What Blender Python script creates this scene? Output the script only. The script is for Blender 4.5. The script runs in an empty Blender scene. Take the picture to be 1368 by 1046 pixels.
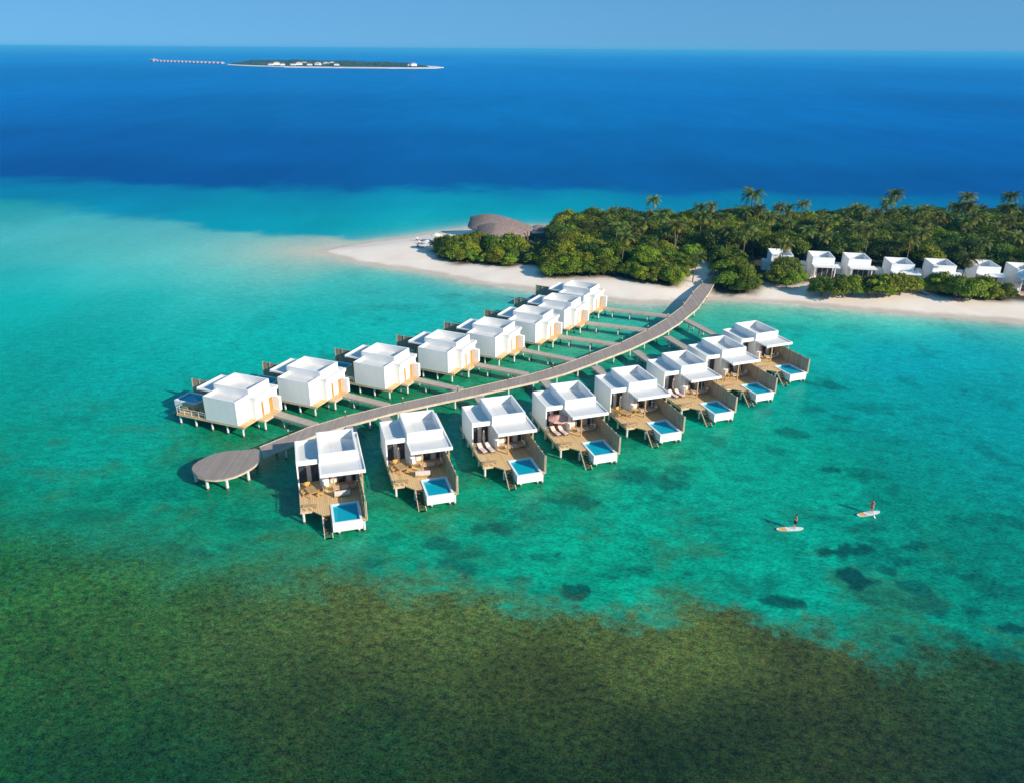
import bpy, math, random
import numpy as np
from mathutils import Matrix, Vector
random.seed(7); R_ = np.random.RandomState(7)
sc = bpy.context.scene
COL = sc.collection
rad = math.radians

# ------------------------------------------------------------------ camera, world, sun, exposure
F_PX, PITCH, ROLL, CAM_H = 1051.12, 23.483, 0.378, 50.0
cam_d = bpy.data.cameras.new('camera'); cam = bpy.data.objects.new('camera', cam_d); COL.objects.link(cam)
cam_d.sensor_width = 36; cam_d.lens = F_PX / 1368 * 36; cam_d.clip_start = 0.5; cam_d.clip_end = 200000
_t, _r = rad(PITCH), rad(ROLL)
_U = Vector((0, math.sin(_t), math.cos(_t))); _F = Vector((0, math.cos(_t), -math.sin(_t))); _X = Vector((1, 0, 0))
_R2 = _X * math.cos(_r) + _U * math.sin(_r); _U2 = _U * math.cos(_r) - _X * math.sin(_r)
cam.matrix_world = Matrix(((_R2.x, _U2.x, -_F.x, 0), (_R2.y, _U2.y, -_F.y, 0), (_R2.z, _U2.z, -_F.z, CAM_H), (0, 0, 0, 1)))
sc.camera = cam

SUN_AZ, SUN_EL = 125.0, 26.0          # azimuth clockwise from +Y
w = bpy.data.worlds.new('World'); sc.world = w; w.use_nodes = True
nt = w.node_tree; bg = nt.nodes['Background']
sky = nt.nodes.new('ShaderNodeTexSky'); sky.sky_type = 'NISHITA'; sky.sun_disc = False
sky.sun_elevation = rad(SUN_EL); sky.sun_rotation = rad(SUN_AZ); sky.altitude = 0
sky.air_density = 1.2; sky.dust_density = 0.3; sky.ozone_density = 3.0
tint = nt.nodes.new('ShaderNodeMix'); tint.data_type = 'RGBA'; tint.blend_type = 'MULTIPLY'; tint.inputs['Factor'].default_value = 1
_g = nt.nodes.new('ShaderNodeTexCoord'); _a = nt.nodes.new('ShaderNodeVectorMath'); _a.operation = 'ADD'; _a.inputs[1].default_value = (0, 0, 0.16)
_n = nt.nodes.new('ShaderNodeVectorMath'); _n.operation = 'NORMALIZE'; nt.links.new(_g.outputs['Generated'], _a.inputs[0]); nt.links.new(_a.outputs[0], _n.inputs[0]); nt.links.new(_n.outputs[0], sky.inputs['Vector'])
nt.links.new(sky.outputs[0], tint.inputs['A']); tint.inputs['B'].default_value = (0.46, 0.74, 0.92, 1)
_m = nt.nodes.new('ShaderNodeMix'); _m.data_type = 'RGBA'; _m.inputs['Factor'].default_value = 0.5; _m.inputs['B'].default_value = (0.80, 2.75, 5.2, 1)
nt.links.new(tint.outputs['Result'], _m.inputs['A']); nt.links.new(_m.outputs['Result'], bg.inputs['Color']); bg.inputs['Strength'].default_value = 0.11
sd = bpy.data.lights.new('sun', 'SUN'); sd.energy = 4.9; sd.angle = rad(0.5); sd.color = (1.0, 0.91, 0.77)
sun = bpy.data.objects.new('sun', sd); COL.objects.link(sun)
_sv = Vector((math.sin(rad(SUN_AZ)) * math.cos(rad(SUN_EL)), math.cos(rad(SUN_AZ)) * math.cos(rad(SUN_EL)), math.sin(rad(SUN_EL))))
sun.rotation_euler = _sv.to_track_quat('Z', 'Y').to_euler(); sun.location = (60, -40, 60)
sc.view_settings.view_transform = 'Standard'; sc.view_settings.look = 'None'; sc.view_settings.gamma = 1
sc.view_settings.exposure = 0.34
sc.cycles.max_bounces = 6; sc.cycles.transparent_max_bounces = 8

# ------------------------------------------------------------------ helpers
def gp(px, py, z=0.0):
    """point of the world where the sight line through a photo pixel meets height z"""
    X, Y = px - 684, py - 523; c, s = math.cos(_r), math.sin(_r)
    a = (X * c + Y * s) / F_PX; b = (-X * s + Y * c) / F_PX
    dy = math.cos(_t) - b * math.sin(_t); dz = -math.sin(_t) - b * math.cos(_t)
    k = (z - CAM_H) / dz
    return (a * k, dy * k)
def lin(c):
    return tuple(((v / 255) / 12.92 if v / 255 <= 0.04045 else ((v / 255 + 0.055) / 1.055) ** 2.4) for v in c)

class MB:
    def __init__(s): s.v = []; s.f = []; s.mi = []; s.cur = 0
    def poly(s, pts):
        n = len(s.v); s.v += [tuple(p) for p in pts]; s.f.append(list(range(n, n + len(pts)))); s.mi.append(s.cur)
    def box(s, x0, x1, y0, y1, z0, z1, M=None):
        if x0 > x1: x0, x1 = x1, x0
        if y0 > y1: y0, y1 = y1, y0
        P = [Vector((x, y, z)) for z in (z0, z1) for x, y in ((x0, y0), (x1, y0), (x1, y1), (x0, y1))]
        if M: P = [M @ p for p in P]
        n = len(s.v); s.v += [tuple(p) for p in P]
        for q in ((3, 2, 1, 0), (4, 5, 6, 7), (0, 1, 5, 4), (1, 2, 6, 5), (2, 3, 7, 6), (3, 0, 4, 7)):
            s.f.append([n + i for i in q]); s.mi.append(s.cur)
        return s
    def prism(s, pts, z0, z1):
        a = sum(pts[i][0] * pts[(i + 1) % len(pts)][1] - pts[(i + 1) % len(pts)][0] * pts[i][1] for i in range(len(pts)))
        if a < 0: pts = pts[::-1]
        n = len(s.v); k = len(pts)
        s.v += [(p[0], p[1], z0) for p in pts] + [(p[0], p[1], z1) for p in pts]
        s.f.append([n + i for i in range(k)][::-1]); s.f.append([n + k + i for i in range(k)]); s.mi += [s.cur] * 2
        for i in range(k):
            j = (i + 1) % k; s.f.append([n + i, n + j, n + k + j, n + k + i]); s.mi.append(s.cur)
        return s
    def tube(s, pts, rs, seg=8, caps=True):
        pts = [Vector(p) for p in pts]
        if not hasattr(rs, '__len__'): rs = [rs] * len(pts)
        n0 = len(s.v)
        for i, p in enumerate(pts):
            d = (pts[min(i + 1, len(pts) - 1)] - pts[max(i - 1, 0)]).normalized()
            a = d.orthogonal().normalized() if i == 0 else (a - d * a.dot(d)).normalized()
            b = d.cross(a)
            for k in range(seg):
                t = 2 * math.pi * k / seg; s.v.append(tuple(p + (a * math.cos(t) + b * math.sin(t)) * rs[i]))
        for i in range(len(pts) - 1):
            for k in range(seg):
                k2 = (k + 1) % seg; s.f.append([n0 + i * seg + k, n0 + i * seg + k2, n0 + (i + 1) * seg + k2, n0 + (i + 1) * seg + k]); s.mi.append(s.cur)
        if caps:
            s.f.append([n0 + k for k in range(seg)][::-1]); s.f.append([n0 + (len(pts) - 1) * seg + k for k in range(seg)]); s.mi += [s.cur] * 2
        return s
    def build(s, name, mat, parent=None, mirror=False, smooth=False):
        me = bpy.data.meshes.new(name)
        V = [(-x, y, z) for x, y, z in s.v] if mirror else s.v
        Fc = [f[::-1] for f in s.f] if mirror else s.f
        me.from_pydata(V, [], Fc)
        mats = mat if isinstance(mat, (list, tuple)) else [mat]
        for m in mats: me.materials.append(m)
        if len(mats) > 1: me.polygons.foreach_set('material_index', s.mi)
        if smooth: me.polygons.foreach_set('use_smooth', [True] * len(me.polygons))
        me.update()
        o = bpy.data.objects.new(name, me); COL.objects.link(o)
        if parent: o.parent = parent
        return o

def tag(o, label=None, cat=None, group=None, kind=None):
    if label: o['label'] = label
    if cat: o['category'] = cat
    if group: o['group'] = group
    if kind: o['kind'] = kind
    return o
def empty(name, loc=(0, 0, 0), rz=0.0, label=None, cat=None, group=None):
    o = bpy.data.objects.new(name, None); COL.objects.link(o); o.location = loc; o.rotation_euler = (0, 0, rz)
    o.empty_display_size = 0.5
    return tag(o, label, cat, group)
def copy_tree(o, parent=None):
    c = o.copy(); COL.objects.link(c)
    if parent: c.parent = parent
    for ch in o.children: copy_tree(ch, c)
    return c
def place(proto, loc, rz, label, group=None, scale=1.0, first=[]):
    key = proto.name
    if key in first: o = copy_tree(proto)
    else: o = proto; first.append(key)
    o.location = loc; o.rotation_euler = (0, 0, rz); o.scale = (scale,) * 3 if not hasattr(scale, '__len__') else scale
    o['label'] = label
    if group: o['group'] = group
    return o

# numpy value noise
def _hash(ix, iy, seed):
    h = (ix.astype(np.int64) * 374761393 + iy.astype(np.int64) * 668265263 + seed * 974634777) & 0x7fffffff
    h = ((h ^ (h >> 13)) * 1274126177) & 0x7fffffff
    return ((h ^ (h >> 16)) & 0xffff) / 65535.0
def vnoise(x, y, seed=0):
    ix, iy = np.floor(x), np.floor(y); fx, fy = x - ix, y - iy
    fx = fx * fx * (3 - 2 * fx); fy = fy * fy * (3 - 2 * fy)
    a, b = _hash(ix, iy, seed), _hash(ix + 1, iy, seed); c, d = _hash(ix, iy + 1, seed), _hash(ix + 1, iy + 1, seed)
    return (a * (1 - fx) + b * fx) * (1 - fy) + (c * (1 - fx) + d * fx) * fy
def fbm(x, y, seed=0, oct=4):
    s = 0; a = 0.5; t = 0
    for k in range(oct):
        s = s + a * vnoise(x, y, seed + k); t += a; a *= 0.55; x = x * 2.03 + 7.1; y = y * 2.03 + 3.3
    return s / t
def sstep(a, b, x):
    t = np.clip((x - a) / (b - a), 0, 1); return t * t * (3 - 2 * t)
def poly_sd(X, Y, P):
    """signed distance, positive inside"""
    d = np.full(X.shape, 1e18); ins = np.zeros(X.shape, bool)
    for i in range(len(P)):
        ax, ay = P[i]; bx, by = P[(i + 1) % len(P)]
        ex, ey = bx - ax, by - ay; wx, wy = X - ax, Y - ay
        t = np.clip((wx * ex + wy * ey) / (ex * ex + ey * ey + 1e-12), 0, 1)
        d = np.minimum(d, (wx - ex * t) ** 2 + (wy - ey * t) ** 2)
        c = ((ay > Y) != (by > Y)); xi = (bx - ax) * (Y - ay) / ((by - ay) if by != ay else 1e-9) + ax
        ins ^= c & (X < xi)
    d = np.sqrt(d); return np.where(ins, d, -d)

# ------------------------------------------------------------------ materials
def new_mat(name):
    m = bpy.data.materials.new(name); m.use_nodes = True
    return m, m.node_tree, m.node_tree.nodes['Principled BSDF']
def N(nt, typ, **kw):
    n = nt.nodes.new(typ)
    for k, v in kw.items():
        if k in n.inputs: n.inputs[k].default_value = v
        else: setattr(n, k, v)
    return n
def noisy(name, c1, c2, scale=1.0, rough=0.8, bump=0.0, bscale=None, stretch=(1, 1, 1), spec=0.3, detail=5, objrand=0.0):
    """base colour wandering between two real colours of the material"""
    m, nt, b = new_mat(name); L = nt.links.new
    tc = N(nt, 'ShaderNodeTexCoord'); mp = N(nt, 'ShaderNodeMapping'); mp.inputs['Scale'].default_value = stretch
    L(tc.outputs['Object'], mp.inputs[0])
    no = N(nt, 'ShaderNodeTexNoise', Scale=scale, Detail=detail, Roughness=0.6); L(mp.outputs[0], no.inputs['Vector'])
    cr = N(nt, 'ShaderNodeValToRGB'); cr.color_ramp.elements[0].position = 0.33; cr.color_ramp.elements[1].position = 0.67
    cr.color_ramp.elements[0].color = (*c1, 1); cr.color_ramp.elements[1].color = (*c2, 1)
    L(no.outputs['Fac'], cr.inputs[0])
    out = cr.outputs[0]
    if objrand:
        oi = N(nt, 'ShaderNodeObjectInfo'); hs = N(nt, 'ShaderNodeHueSaturation')
        mr = N(nt, 'ShaderNodeMapRange'); mr.inputs['To Min'].default_value = 1 - objrand; mr.inputs['To Max'].default_value = 1 + objrand
        L(oi.outputs['Random'], mr.inputs['Value']); L(mr.outputs[0], hs.inputs['Value']); L(out, hs.inputs['Color']); out = hs.outputs[0]
    L(out, b.inputs['Base Color']); b.inputs['Roughness'].default_value = rough; b.inputs['Specular IOR Level'].default_value = spec
    if bump:
        n2 = N(nt, 'ShaderNodeTexNoise', Scale=bscale or scale * 6, Detail=4); L(mp.outputs[0], n2.inputs['Vector'])
        bp = N(nt, 'ShaderNodeBump', Strength=bump, Distance=0.03); L(n2.outputs['Fac'], bp.inputs['Height']); L(bp.outputs[0], b.inputs['Normal'])
    return m
def planks(name, c1, c2, gap, width=0.14, axis=0, rough=0.75, obj=True):
    m, nt, b = new_mat(name); L = nt.links.new
    tc = N(nt, 'ShaderNodeTexCoord'); sp = N(nt, 'ShaderNodeSeparateXYZ'); L(tc.outputs['Object'], sp.inputs[0])
    dv = N(nt, 'ShaderNodeMath', operation='DIVIDE'); L(sp.outputs[axis], dv.inputs[0]); dv.inputs[1].default_value = width
    fl = N(nt, 'ShaderNodeMath', operation='FLOOR'); L(dv.outputs[0], fl.inputs[0])
    fr = N(nt, 'ShaderNodeMath', operation='FRACT'); L(dv.outputs[0], fr.inputs[0])
    wn = N(nt, 'ShaderNodeTexWhiteNoise', noise_dimensions='1D'); L(fl.outputs[0], wn.inputs['W'])
    no = N(nt, 'ShaderNodeTexNoise', Scale=0.9, Detail=5, Roughness=0.65); L(tc.outputs['Object'], no.inputs['Vector'])
    ad = N(nt, 'ShaderNodeMath', operation='MULTIPLY_ADD'); L(wn.outputs['Value'], ad.inputs[0]); ad.inputs[1].default_value = 0.55
    L(no.outputs['Fac'], ad.inputs[2])
    mr = N(nt, 'ShaderNodeMapRange'); mr.inputs['From Min'].default_value = 0.35; mr.inputs['From Max'].default_value = 1.15; L(ad.outputs[0], mr.inputs['Value'])
    mx = N(nt, 'ShaderNodeMix', data_type='RGBA'); mx.inputs['A'].default_value = (*c1, 1); mx.inputs['B'].default_value = (*c2, 1); L(mr.outputs[0], mx.inputs['Factor'])
    gt = N(nt, 'ShaderNodeMath', operation='LESS_THAN'); L(fr.outputs[0], gt.inputs[0]); gt.inputs[1].default_value = 0.1
    m2 = N(nt, 'ShaderNodeMix', data_type='RGBA'); L(gt.outputs[0], m2.inputs['Factor']); L(mx.outputs['Result'], m2.inputs['A']); m2.inputs['B'].default_value = (*gap, 1)
    L(m2.outputs['Result'], b.inputs['Base Color']); b.inputs['Roughness'].default_value = rough; b.inputs['Specular IOR Level'].default_value = 0.25
    return m

M = {}
M['white'] = noisy('white_render', (0.82, 0.80, 0.765), (0.89, 0.87, 0.835), 0.5, 0.7, spec=0.25)
M['roof'] = noisy('roof_membrane', (0.63, 0.615, 0.59), (0.70, 0.685, 0.66), 0.5, 0.8)
M['deck'] = planks('deck_planks', (0.60, 0.385, 0.17), (0.80, 0.55, 0.275), (0.36, 0.22, 0.09), 0.24, 0)
M['jetty'] = planks('jetty_planks', (0.30, 0.245, 0.22), (0.38, 0.32, 0.29), (0.2, 0.165, 0.145), 0.2, 1)
M['walk'] = planks('walkway_planks', (0.42, 0.335, 0.27), (0.53, 0.44, 0.36), (0.28, 0.22, 0.17), 0.2, 1)
M['edge'] = noisy('edge_board', (0.50, 0.40, 0.29), (0.66, 0.55, 0.41), 1.0)
M['stilt'] = noisy('concrete_stilt', (0.55, 0.56, 0.53), (0.72, 0.72, 0.69), 1.2)
M['stain'] = noisy('tide_stain', (0.07, 0.06, 0.04), (0.16, 0.13, 0.09), 3.0)
M['wood'] = noisy('timber', (0.42, 0.24, 0.10), (0.56, 0.36, 0.17), 2.0)
M['fence'] = planks('fence_slats', (0.36, 0.27, 0.17), (0.52, 0.41, 0.28), (0.14, 0.10, 0.06), 0.3, 1)
M['door'] = noisy('orange_timber', (0.42, 0.19, 0.035), (0.55, 0.27, 0.06), 1.5)
M['brown'] = noisy('shaded_timber', (0.10, 0.05, 0.025), (0.19, 0.10, 0.05), 2.0)
M['cushion'] = noisy('cream_cushion', (0.62, 0.53, 0.47), (0.74, 0.66, 0.60), 2.0)
M['rose'] = noisy('pale_rose_cushion', (0.66, 0.50, 0.47), (0.75, 0.60, 0.56), 2.0)
M['pink'] = noisy('pink_canvas', (0.72, 0.34, 0.27), (0.80, 0.42, 0.34), 2.0)
M['canvas'] = noisy('sand_canvas', (0.58, 0.44, 0.34), (0.68, 0.54, 0.43), 2.0)
M['offwhite'] = noisy('offwhite_canvas', (0.66, 0.62, 0.58), (0.76, 0.72, 0.68), 2.0)
M['mustard'] = noisy('mustard_cushion', (0.50, 0.30, 0.07), (0.60, 0.38, 0.11), 2.0)
M['thatch'] = noisy('thatch', (0.20, 0.145, 0.125), (0.29, 0.215, 0.19), 1.2, 0.95, bump=0.8, bscale=9, stretch=(1, 1, 3))
M['sand'] = noisy('sand', (0.80, 0.665, 0.545), (0.88, 0.755, 0.635), 0.12, 0.95, bump=0.5, bscale=0.7)
M['metal'] = noisy('steel', (0.4, 0.4, 0.4), (0.5, 0.5, 0.5), 3.0, 0.35)
M['skin'] = noisy('skin', (0.42, 0.24, 0.16), (0.50, 0.30, 0.21), 3.0, 0.6)
M['hair'] = noisy('dark_hair', (0.02, 0.015, 0.01), (0.04, 0.03, 0.02), 8.0, 0.6)
M['navy'] = noisy('navy_cloth', (0.015, 0.02, 0.05), (0.03, 0.04, 0.08), 5.0)
M['swimpink'] = noisy('pink_cloth', (0.55, 0.10, 0.16), (0.62, 0.16, 0.22), 5.0)
M['board'] = noisy('board_white', (0.76, 0.76, 0.74), (0.84, 0.84, 0.82), 2.0, 0.4)
M['boardorange'] = noisy('board_orange', (0.75, 0.36, 0.10), (0.82, 0.44, 0.15), 2.0, 0.4)
M['redtile'] = noisy('red_roof', (0.38, 0.17, 0.13), (0.46, 0.24, 0.19), 0.3)
M['farroof'] = noisy('rose_roof', (0.52, 0.36, 0.36), (0.60, 0.44, 0.43), .3)
M['blue'] = noisy('blue_cloth', (0.02, 0.06, 0.28), (0.04, 0.10, 0.36), 3)
M['orange'] = noisy('orange_cloth', (0.70, 0.14, 0.03), (0.78, 0.2, 0.05), 3)
m, nt_, b_ = new_mat('dark_glass'); b_.inputs['Base Color'].default_value = (0.035, 0.045, 0.07, 1); b_.inputs['Roughness'].default_value = 0.08; M['glass'] = m
m, nt_, b_ = new_mat('pool_tile'); b_.inputs['Base Color'].default_value = (0.25, 0.62, 0.70, 1); b_.inputs['Roughness'].default_value = 0.4; M['pooltile'] = m
# pool water: clear tinted body lit through by refraction-free transparency with a glossy skin
m, nt_, b_ = new_mat('pool_water'); L = nt_.links.new
b_.inputs['Base Color'].default_value = (0.0, 0.36, 0.47, 1); b_.inputs['Roughness'].default_value = 0.06; b_.inputs['IOR'].default_value = 1.33
no = N(nt_, 'ShaderNodeTexNoise', Scale=2.5, Detail=3); bp = N(nt_, 'ShaderNodeBump', Strength=0.25, Distance=0.03); L(no.outputs['Fac'], bp.inputs['Height']); L(bp.outputs[0], b_.inputs['Normal'])
M['poolwater'] = m

def leafmat(name, dark, mid, light, rnd=0.46, trans=0.28):
    m, nt, b = new_mat(name); L = nt.links.new
    at = N(nt, 'ShaderNodeAttribute', attribute_name='leaf'); oi = N(nt, 'ShaderNodeObjectInfo')
    cr = N(nt, 'ShaderNodeValToRGB'); e = cr.color_ramp.elements
    e[0].position = 0; e[0].color = (*dark, 1); e[1].position = 1; e[1].color = (*light, 1); k = e.new(0.5); k.color = (*mid, 1)
    L(at.outputs['Fac'], cr.inputs[0])
    hs = N(nt, 'ShaderNodeHueSaturation'); mr = N(nt, 'ShaderNodeMapRange'); mr.inputs['To Min'].default_value = 1 - rnd; mr.inputs['To Max'].default_value = 1 + rnd
    L(oi.outputs['Random'], mr.inputs['Value']); L(mr.outputs[0], hs.inputs['Value'])
    wn = N(nt, 'ShaderNodeTexWhiteNoise', noise_dimensions='1D'); L(oi.outputs['Random'], wn.inputs['W'])
    mh = N(nt, 'ShaderNodeMapRange'); mh.inputs['To Min'].default_value = 0.47; mh.inputs['To Max'].default_value = 0.535
    L(wn.outputs['Value'], mh.inputs['Value']); L(mh.outputs[0], hs.inputs['Hue'])
    L(cr.outputs[0], hs.inputs['Color']); L(hs.outputs[0], b.inputs['Base Color'])
    b.inputs['Roughness'].default_value = 0.55; b.inputs['Specular IOR Level'].default_value = 0.25
    tr = N(nt, 'ShaderNodeBsdfTranslucent'); L(hs.outputs[0], tr.inputs['Color']); mx = N(nt, 'ShaderNodeMixShader'); mx.inputs[0].default_value = trans
    out = nt.nodes['Material Output']; L(b.outputs[0], mx.inputs[1]); L(tr.outputs[0], mx.inputs[2]); L(mx.outputs[0], out.inputs['Surface'])
    return m
M['leaf'] = leafmat('broad_leaves', (0.065, 0.105, 0.008), (0.17, 0.225, 0.012), (0.30, 0.345, 0.016))
M['leafdark'] = leafmat('dark_leaves', (0.026, 0.056, 0.012), (0.075, 0.12, 0.014), (0.14, 0.19, 0.018))
M['frond'] = leafmat('palm_fronds', (0.050, 0.085, 0.016), (0.11, 0.15, 0.024), (0.24, 0.25, 0.045))
M['frondold'] = leafmat('old_fronds', (0.24, 0.17, 0.02), (0.38, 0.26, 0.02), (0.48, 0.34, 0.03), 0.2)
M['bark'] = noisy('bark', (0.12, 0.09, 0.06), (0.22, 0.17, 0.12), 2.0)

# ------------------------------------------------------------------ coast outlines (world metres)
front_px = [(408, 335.5), (425, 339), (452, 346), (480, 353), (530, 360), (560, 364), (597, 371), (633, 379), (677, 385), (713, 390), (760, 398), (810, 402), (853, 407), (900, 407), (952, 401), (1000, 403), (1084, 410), (1182, 418), (1247, 423), (1368, 433), (1500, 446)]
back_px = [(1500, 288), (1400, 290), (1200, 296), (1050, 299), (900, 301), (760, 302), (700, 303), (640, 303), (604, 308), (575, 312), (540, 317), (500, 322), (460, 328), (430, 333)]
LAND = [gp(*p) for p in front_px] + [(330, 130), (420, 200), (330, 290)] + [gp(*p) for p in back_px]

# ------------------------------------------------------------------ the sea
DEEPC = [ # photo pixel, open sea colour there with sky reflection and horizon haze painted in
(0,66,0,142,208),(684,71,0,142,208),(1368,75,0,142,210),(0,78,0,134,204),(450,80,0,134,204),(900,80,0,132,204),(1368,84,0,130,204),
(-300,110,0,122,190),(0,110,0,122,192),(450,112,0,124,192),(900,110,0,124,192),(1368,112,0,120,190),(1700,112,0,120,190),
(0,150,0,112,182),(450,150,0,114,180),(700,152,0,119,183),(1050,150,0,116,184),(1368,150,0,110,180),
(0,195,0,98,168),(350,200,0,98,166),(700,200,0,106,170),(1050,200,0,108,172),(1368,200,0,104,174),
(-200,228,0,88,158),(0,230,0,86,154),(300,236,0,88,154),(600,240,0,98,160),(850,242,0,98,160),(1100,250,0,94,156),(1368,256,0,94,160)]
SHELFC = [(-200,246,0,104,156),(0,246,0,106,158),(200,252,0,112,160),(450,256,0,118,162),(700,258,0,114,162),(900,262,0,112,160),(1100,266,0,108,158),(1300,268,0,106,158),
(0,258,0,128,164),(200,265,0,128,164),(350,275,0,136,164),(500,272,0,138,165),(650,275,0,146,170),(760,275,0,144,168),(900,275,0,130,165),(1050,280,0,122,160),(1200,285,0,116,158),
(150,274,0,134,165),(300,292,0,144,168),(400,302,0,150,170),(480,300,0,150,168),(520,306,10,158,172),(580,300,10,160,174),(620,290,0,154,174),(700,295,10,158,174),(560,308,60,176,180)]
LAGC = [
(-200,275,20,150,165),(0,274,26,154,168),(60,276,40,156,168),(0,288,56,164,175),(100,294,70,168,178),(180,300,78,170,180),(260,308,88,170,178),(330,316,98,174,178),(390,322,112,178,178),(440,326,170,184,176),
(0,315,76,178,184),(100,315,90,182,186),(200,322,90,178,184),(300,326,108,180,180),(350,331,128,182,178),(395,334,160,186,178),
(0,340,68,182,186),(100,342,86,188,190),(200,342,98,190,190),(300,343,104,186,184),(370,345,112,190,184),
(0,366,20,176,180),(60,364,46,180,186),(180,366,58,184,184),(300,364,76,188,186),(400,362,84,192,186),(480,372,80,190,184),
(0,400,0,170,168),(60,402,0,172,170),(200,400,10,176,174),(340,400,36,182,180),(430,392,50,184,182),(500,395,50,180,180),(580,395,50,180,180),(650,402,50,178,174),
(0,450,0,164,158),(150,450,0,166,160),(300,440,0,174,168),(400,425,0,176,172),(420,450,0,178,172),(500,430,10,178,172),(560,425,10,174,172),
(0,520,0,154,144),(106,504,0,158,152),(220,490,0,164,158),(330,478,0,172,162),
(0,600,0,146,126),(130,590,0,150,134),(210,560,0,154,140),(220,630,0,146,120),
(0,670,0,132,106),(130,680,0,134,108),(300,690,0,132,102),(400,740,10,136,104),(470,735,0,148,120),
(300,580,16,128,88),(420,545,10,126,88),(520,528,18,130,92),(640,500,30,146,108),(730,475,60,164,136),(800,448,70,170,144),(850,425,30,172,162),(880,420,60,182,168),
(460,600,0,138,116),(560,580,0,132,112),(700,540,0,130,114),(800,500,0,140,126),(900,460,0,140,130),
(1000,412,90,192,164),(950,425,60,182,160),(1100,420,70,194,176),(1200,430,56,190,178),(1368,445,40,182,178),
(1100,450,0,172,166),(1200,470,0,158,170),(1206,484,0,153,168),(1300,465,0,156,170),(1060,445,10,176,162),
(1150,540,0,150,150),(1300,530,0,146,152),(1368,560,0,146,154),(1050,540,0,158,146),(1000,610,0,156,136),
(640,690,0,146,112),(560,700,10,140,100),(760,650,10,144,110),(880,610,20,150,116),(980,570,0,158,132),
(560,745,0,152,122),(620,725,0,150,124),(700,720,0,154,128),(830,700,0,154,128),(900,660,0,158,136),(1100,640,0,150,130),(1230,620,0,140,130),(1300,590,0,143,146),(1368,640,0,142,140),
(640,770,0,150,120),(780,760,0,148,120),(880,770,0,152,124),(1000,700,0,147,126),(1000,770,0,152,128),(1100,760,0,142,122),(1200,700,0,134,116),(1368,740,0,130,116),(1110,830,0,150,126),(1240,790,0,130,110),(1240,840,0,134,110),(1368,830,0,122,106)]
DEEP_LINE = [(-700,238),(-300,238),(0,241),(150,243),(300,249),(450,251),(600,250),(700,252),(800,254),(900,257),(1000,258),(1100,262),(1250,263),(1500,263),(2200,263)]
SHOAL_LINE = [(-700,266),(-200,267),(0,267),(50,268),(80,274),(130,284),(170,289),(230,293),(258,299),(280,305),(330,309),(380,315),(420,316),(455,316),(480,322),(520,330),(700,345),(1000,370),(1500,400),(2200,440)]
NEAR = [(400, 60), (100, -60), (-100, -60), (-400, 60)]
DEEP_P = [gp(*p) for p in DEEP_LINE] + NEAR
SHOAL_P = [gp(*p) for p in SHOAL_LINE] + NEAR
RC = [(0,750,24,104,66),(200,775,44,108,66),(60,850,46,94,46),(150,850,50,94,48),(300,840,58,86,52),(500,830,74,96,58),(640,825,72,104,66),(700,900,58,74,38),(900,850,80,106,64),(1100,890,62,80,46),(1300,900,40,84,58),(1368,950,22,56,42),(0,930,20,76,42),(150,930,34,76,40),(150,990,8,62,38),(0,1040,0,58,38),(400,940,38,62,32),(684,990,30,56,32),(684,1046,14,44,28),(1000,1000,30,52,30),(1368,1040,10,38,32),(1200,970,32,52,32),(250,1046,5,52,38),(900,1046,20,48,28),(500,1000,18,54,36)]
REEF_EDGE = [(-300,680),(-80,688),(0,698),(120,712),(250,740),(380,752),(500,770),(600,785),(700,803),(760,814),(860,824),(900,812),(960,806),(1000,815),(1050,835),(1120,855),(1180,872),(1250,862),(1368,878),(1500,890),(1800,900)]
REEF = [gp(*p) for p in REEF_EDGE] + [(80, 10), (80, -40), (-120, -40), (-120, 30)]
PATCH = [(1160,705,30,8,.4),(1215,728,22,8,.6),(1180,755,20,7,.6),(1260,760,26,8,.4),(1175,800,22,7,.4),(1268,845,30,7,.5),(1330,870,26,6,.6),(1330,790,24,7,.4),(1285,770,20,7,.45),(1215,780,26,8,.5),(1100,690,24,6,.3),(1345,700,22,8,.35),(1130,560,22,5,.3),(1210,590,24,5,.25),(590,730,26,9,.5),(665,705,30,9,.5),(725,745,26,8,.4),(610,760,30,9,.5),(500,755,30,9,.4),(1130,735,44,9,.85),(1147,771,28,14,.95),(1198,745,24,12,.6),(1048,803,34,6,.8),(1235,800,34,12,.45),(1290,812,20,9,.5),(1303,856,18,8,.8),(1352,838,18,6,.8),(1205,850,15,7,.8),(1238,858,15,6,.7),(910,769,14,7,.6),(775,793,24,9,.8),(700,775,20,8,.4),(860,640,46,14,.5),(905,632,20,9,.4),(760,672,36,12,.45),(1102,626,18,4,.7),(1105,516,18,7,.5),(1060,576,20,7,.5),(1115,575,26,5,.3),(455,798,22,8,.55),(850,765,32,8,.4),(820,770,20,6,.35),(560,760,24,7,.4),(1150,630,26,7,.35),(1190,655,14,5,.3),(1000,640,20,6,.3),(1040,600,18,6,.35),(1090,548,20,6,.35),(1300,700,40,10,.25),(1180,790,30,10,.3),(110,690,34,9,.25),(100,560,22,7,.15),(240,620,30,8,.25),(340,700,40,9,.35),(230,740,50,9,.4),(1020,520,14,6,.25),(960,590,14,6,.25),(625,740,30,8,.3),(520,720,24,8,.3),(700,690,30,10,.35),(1330,640,24,5,.25),(1250,560,30,5,.2),(600,395,30,4,.2),(520,410,40,4,.15)]
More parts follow.
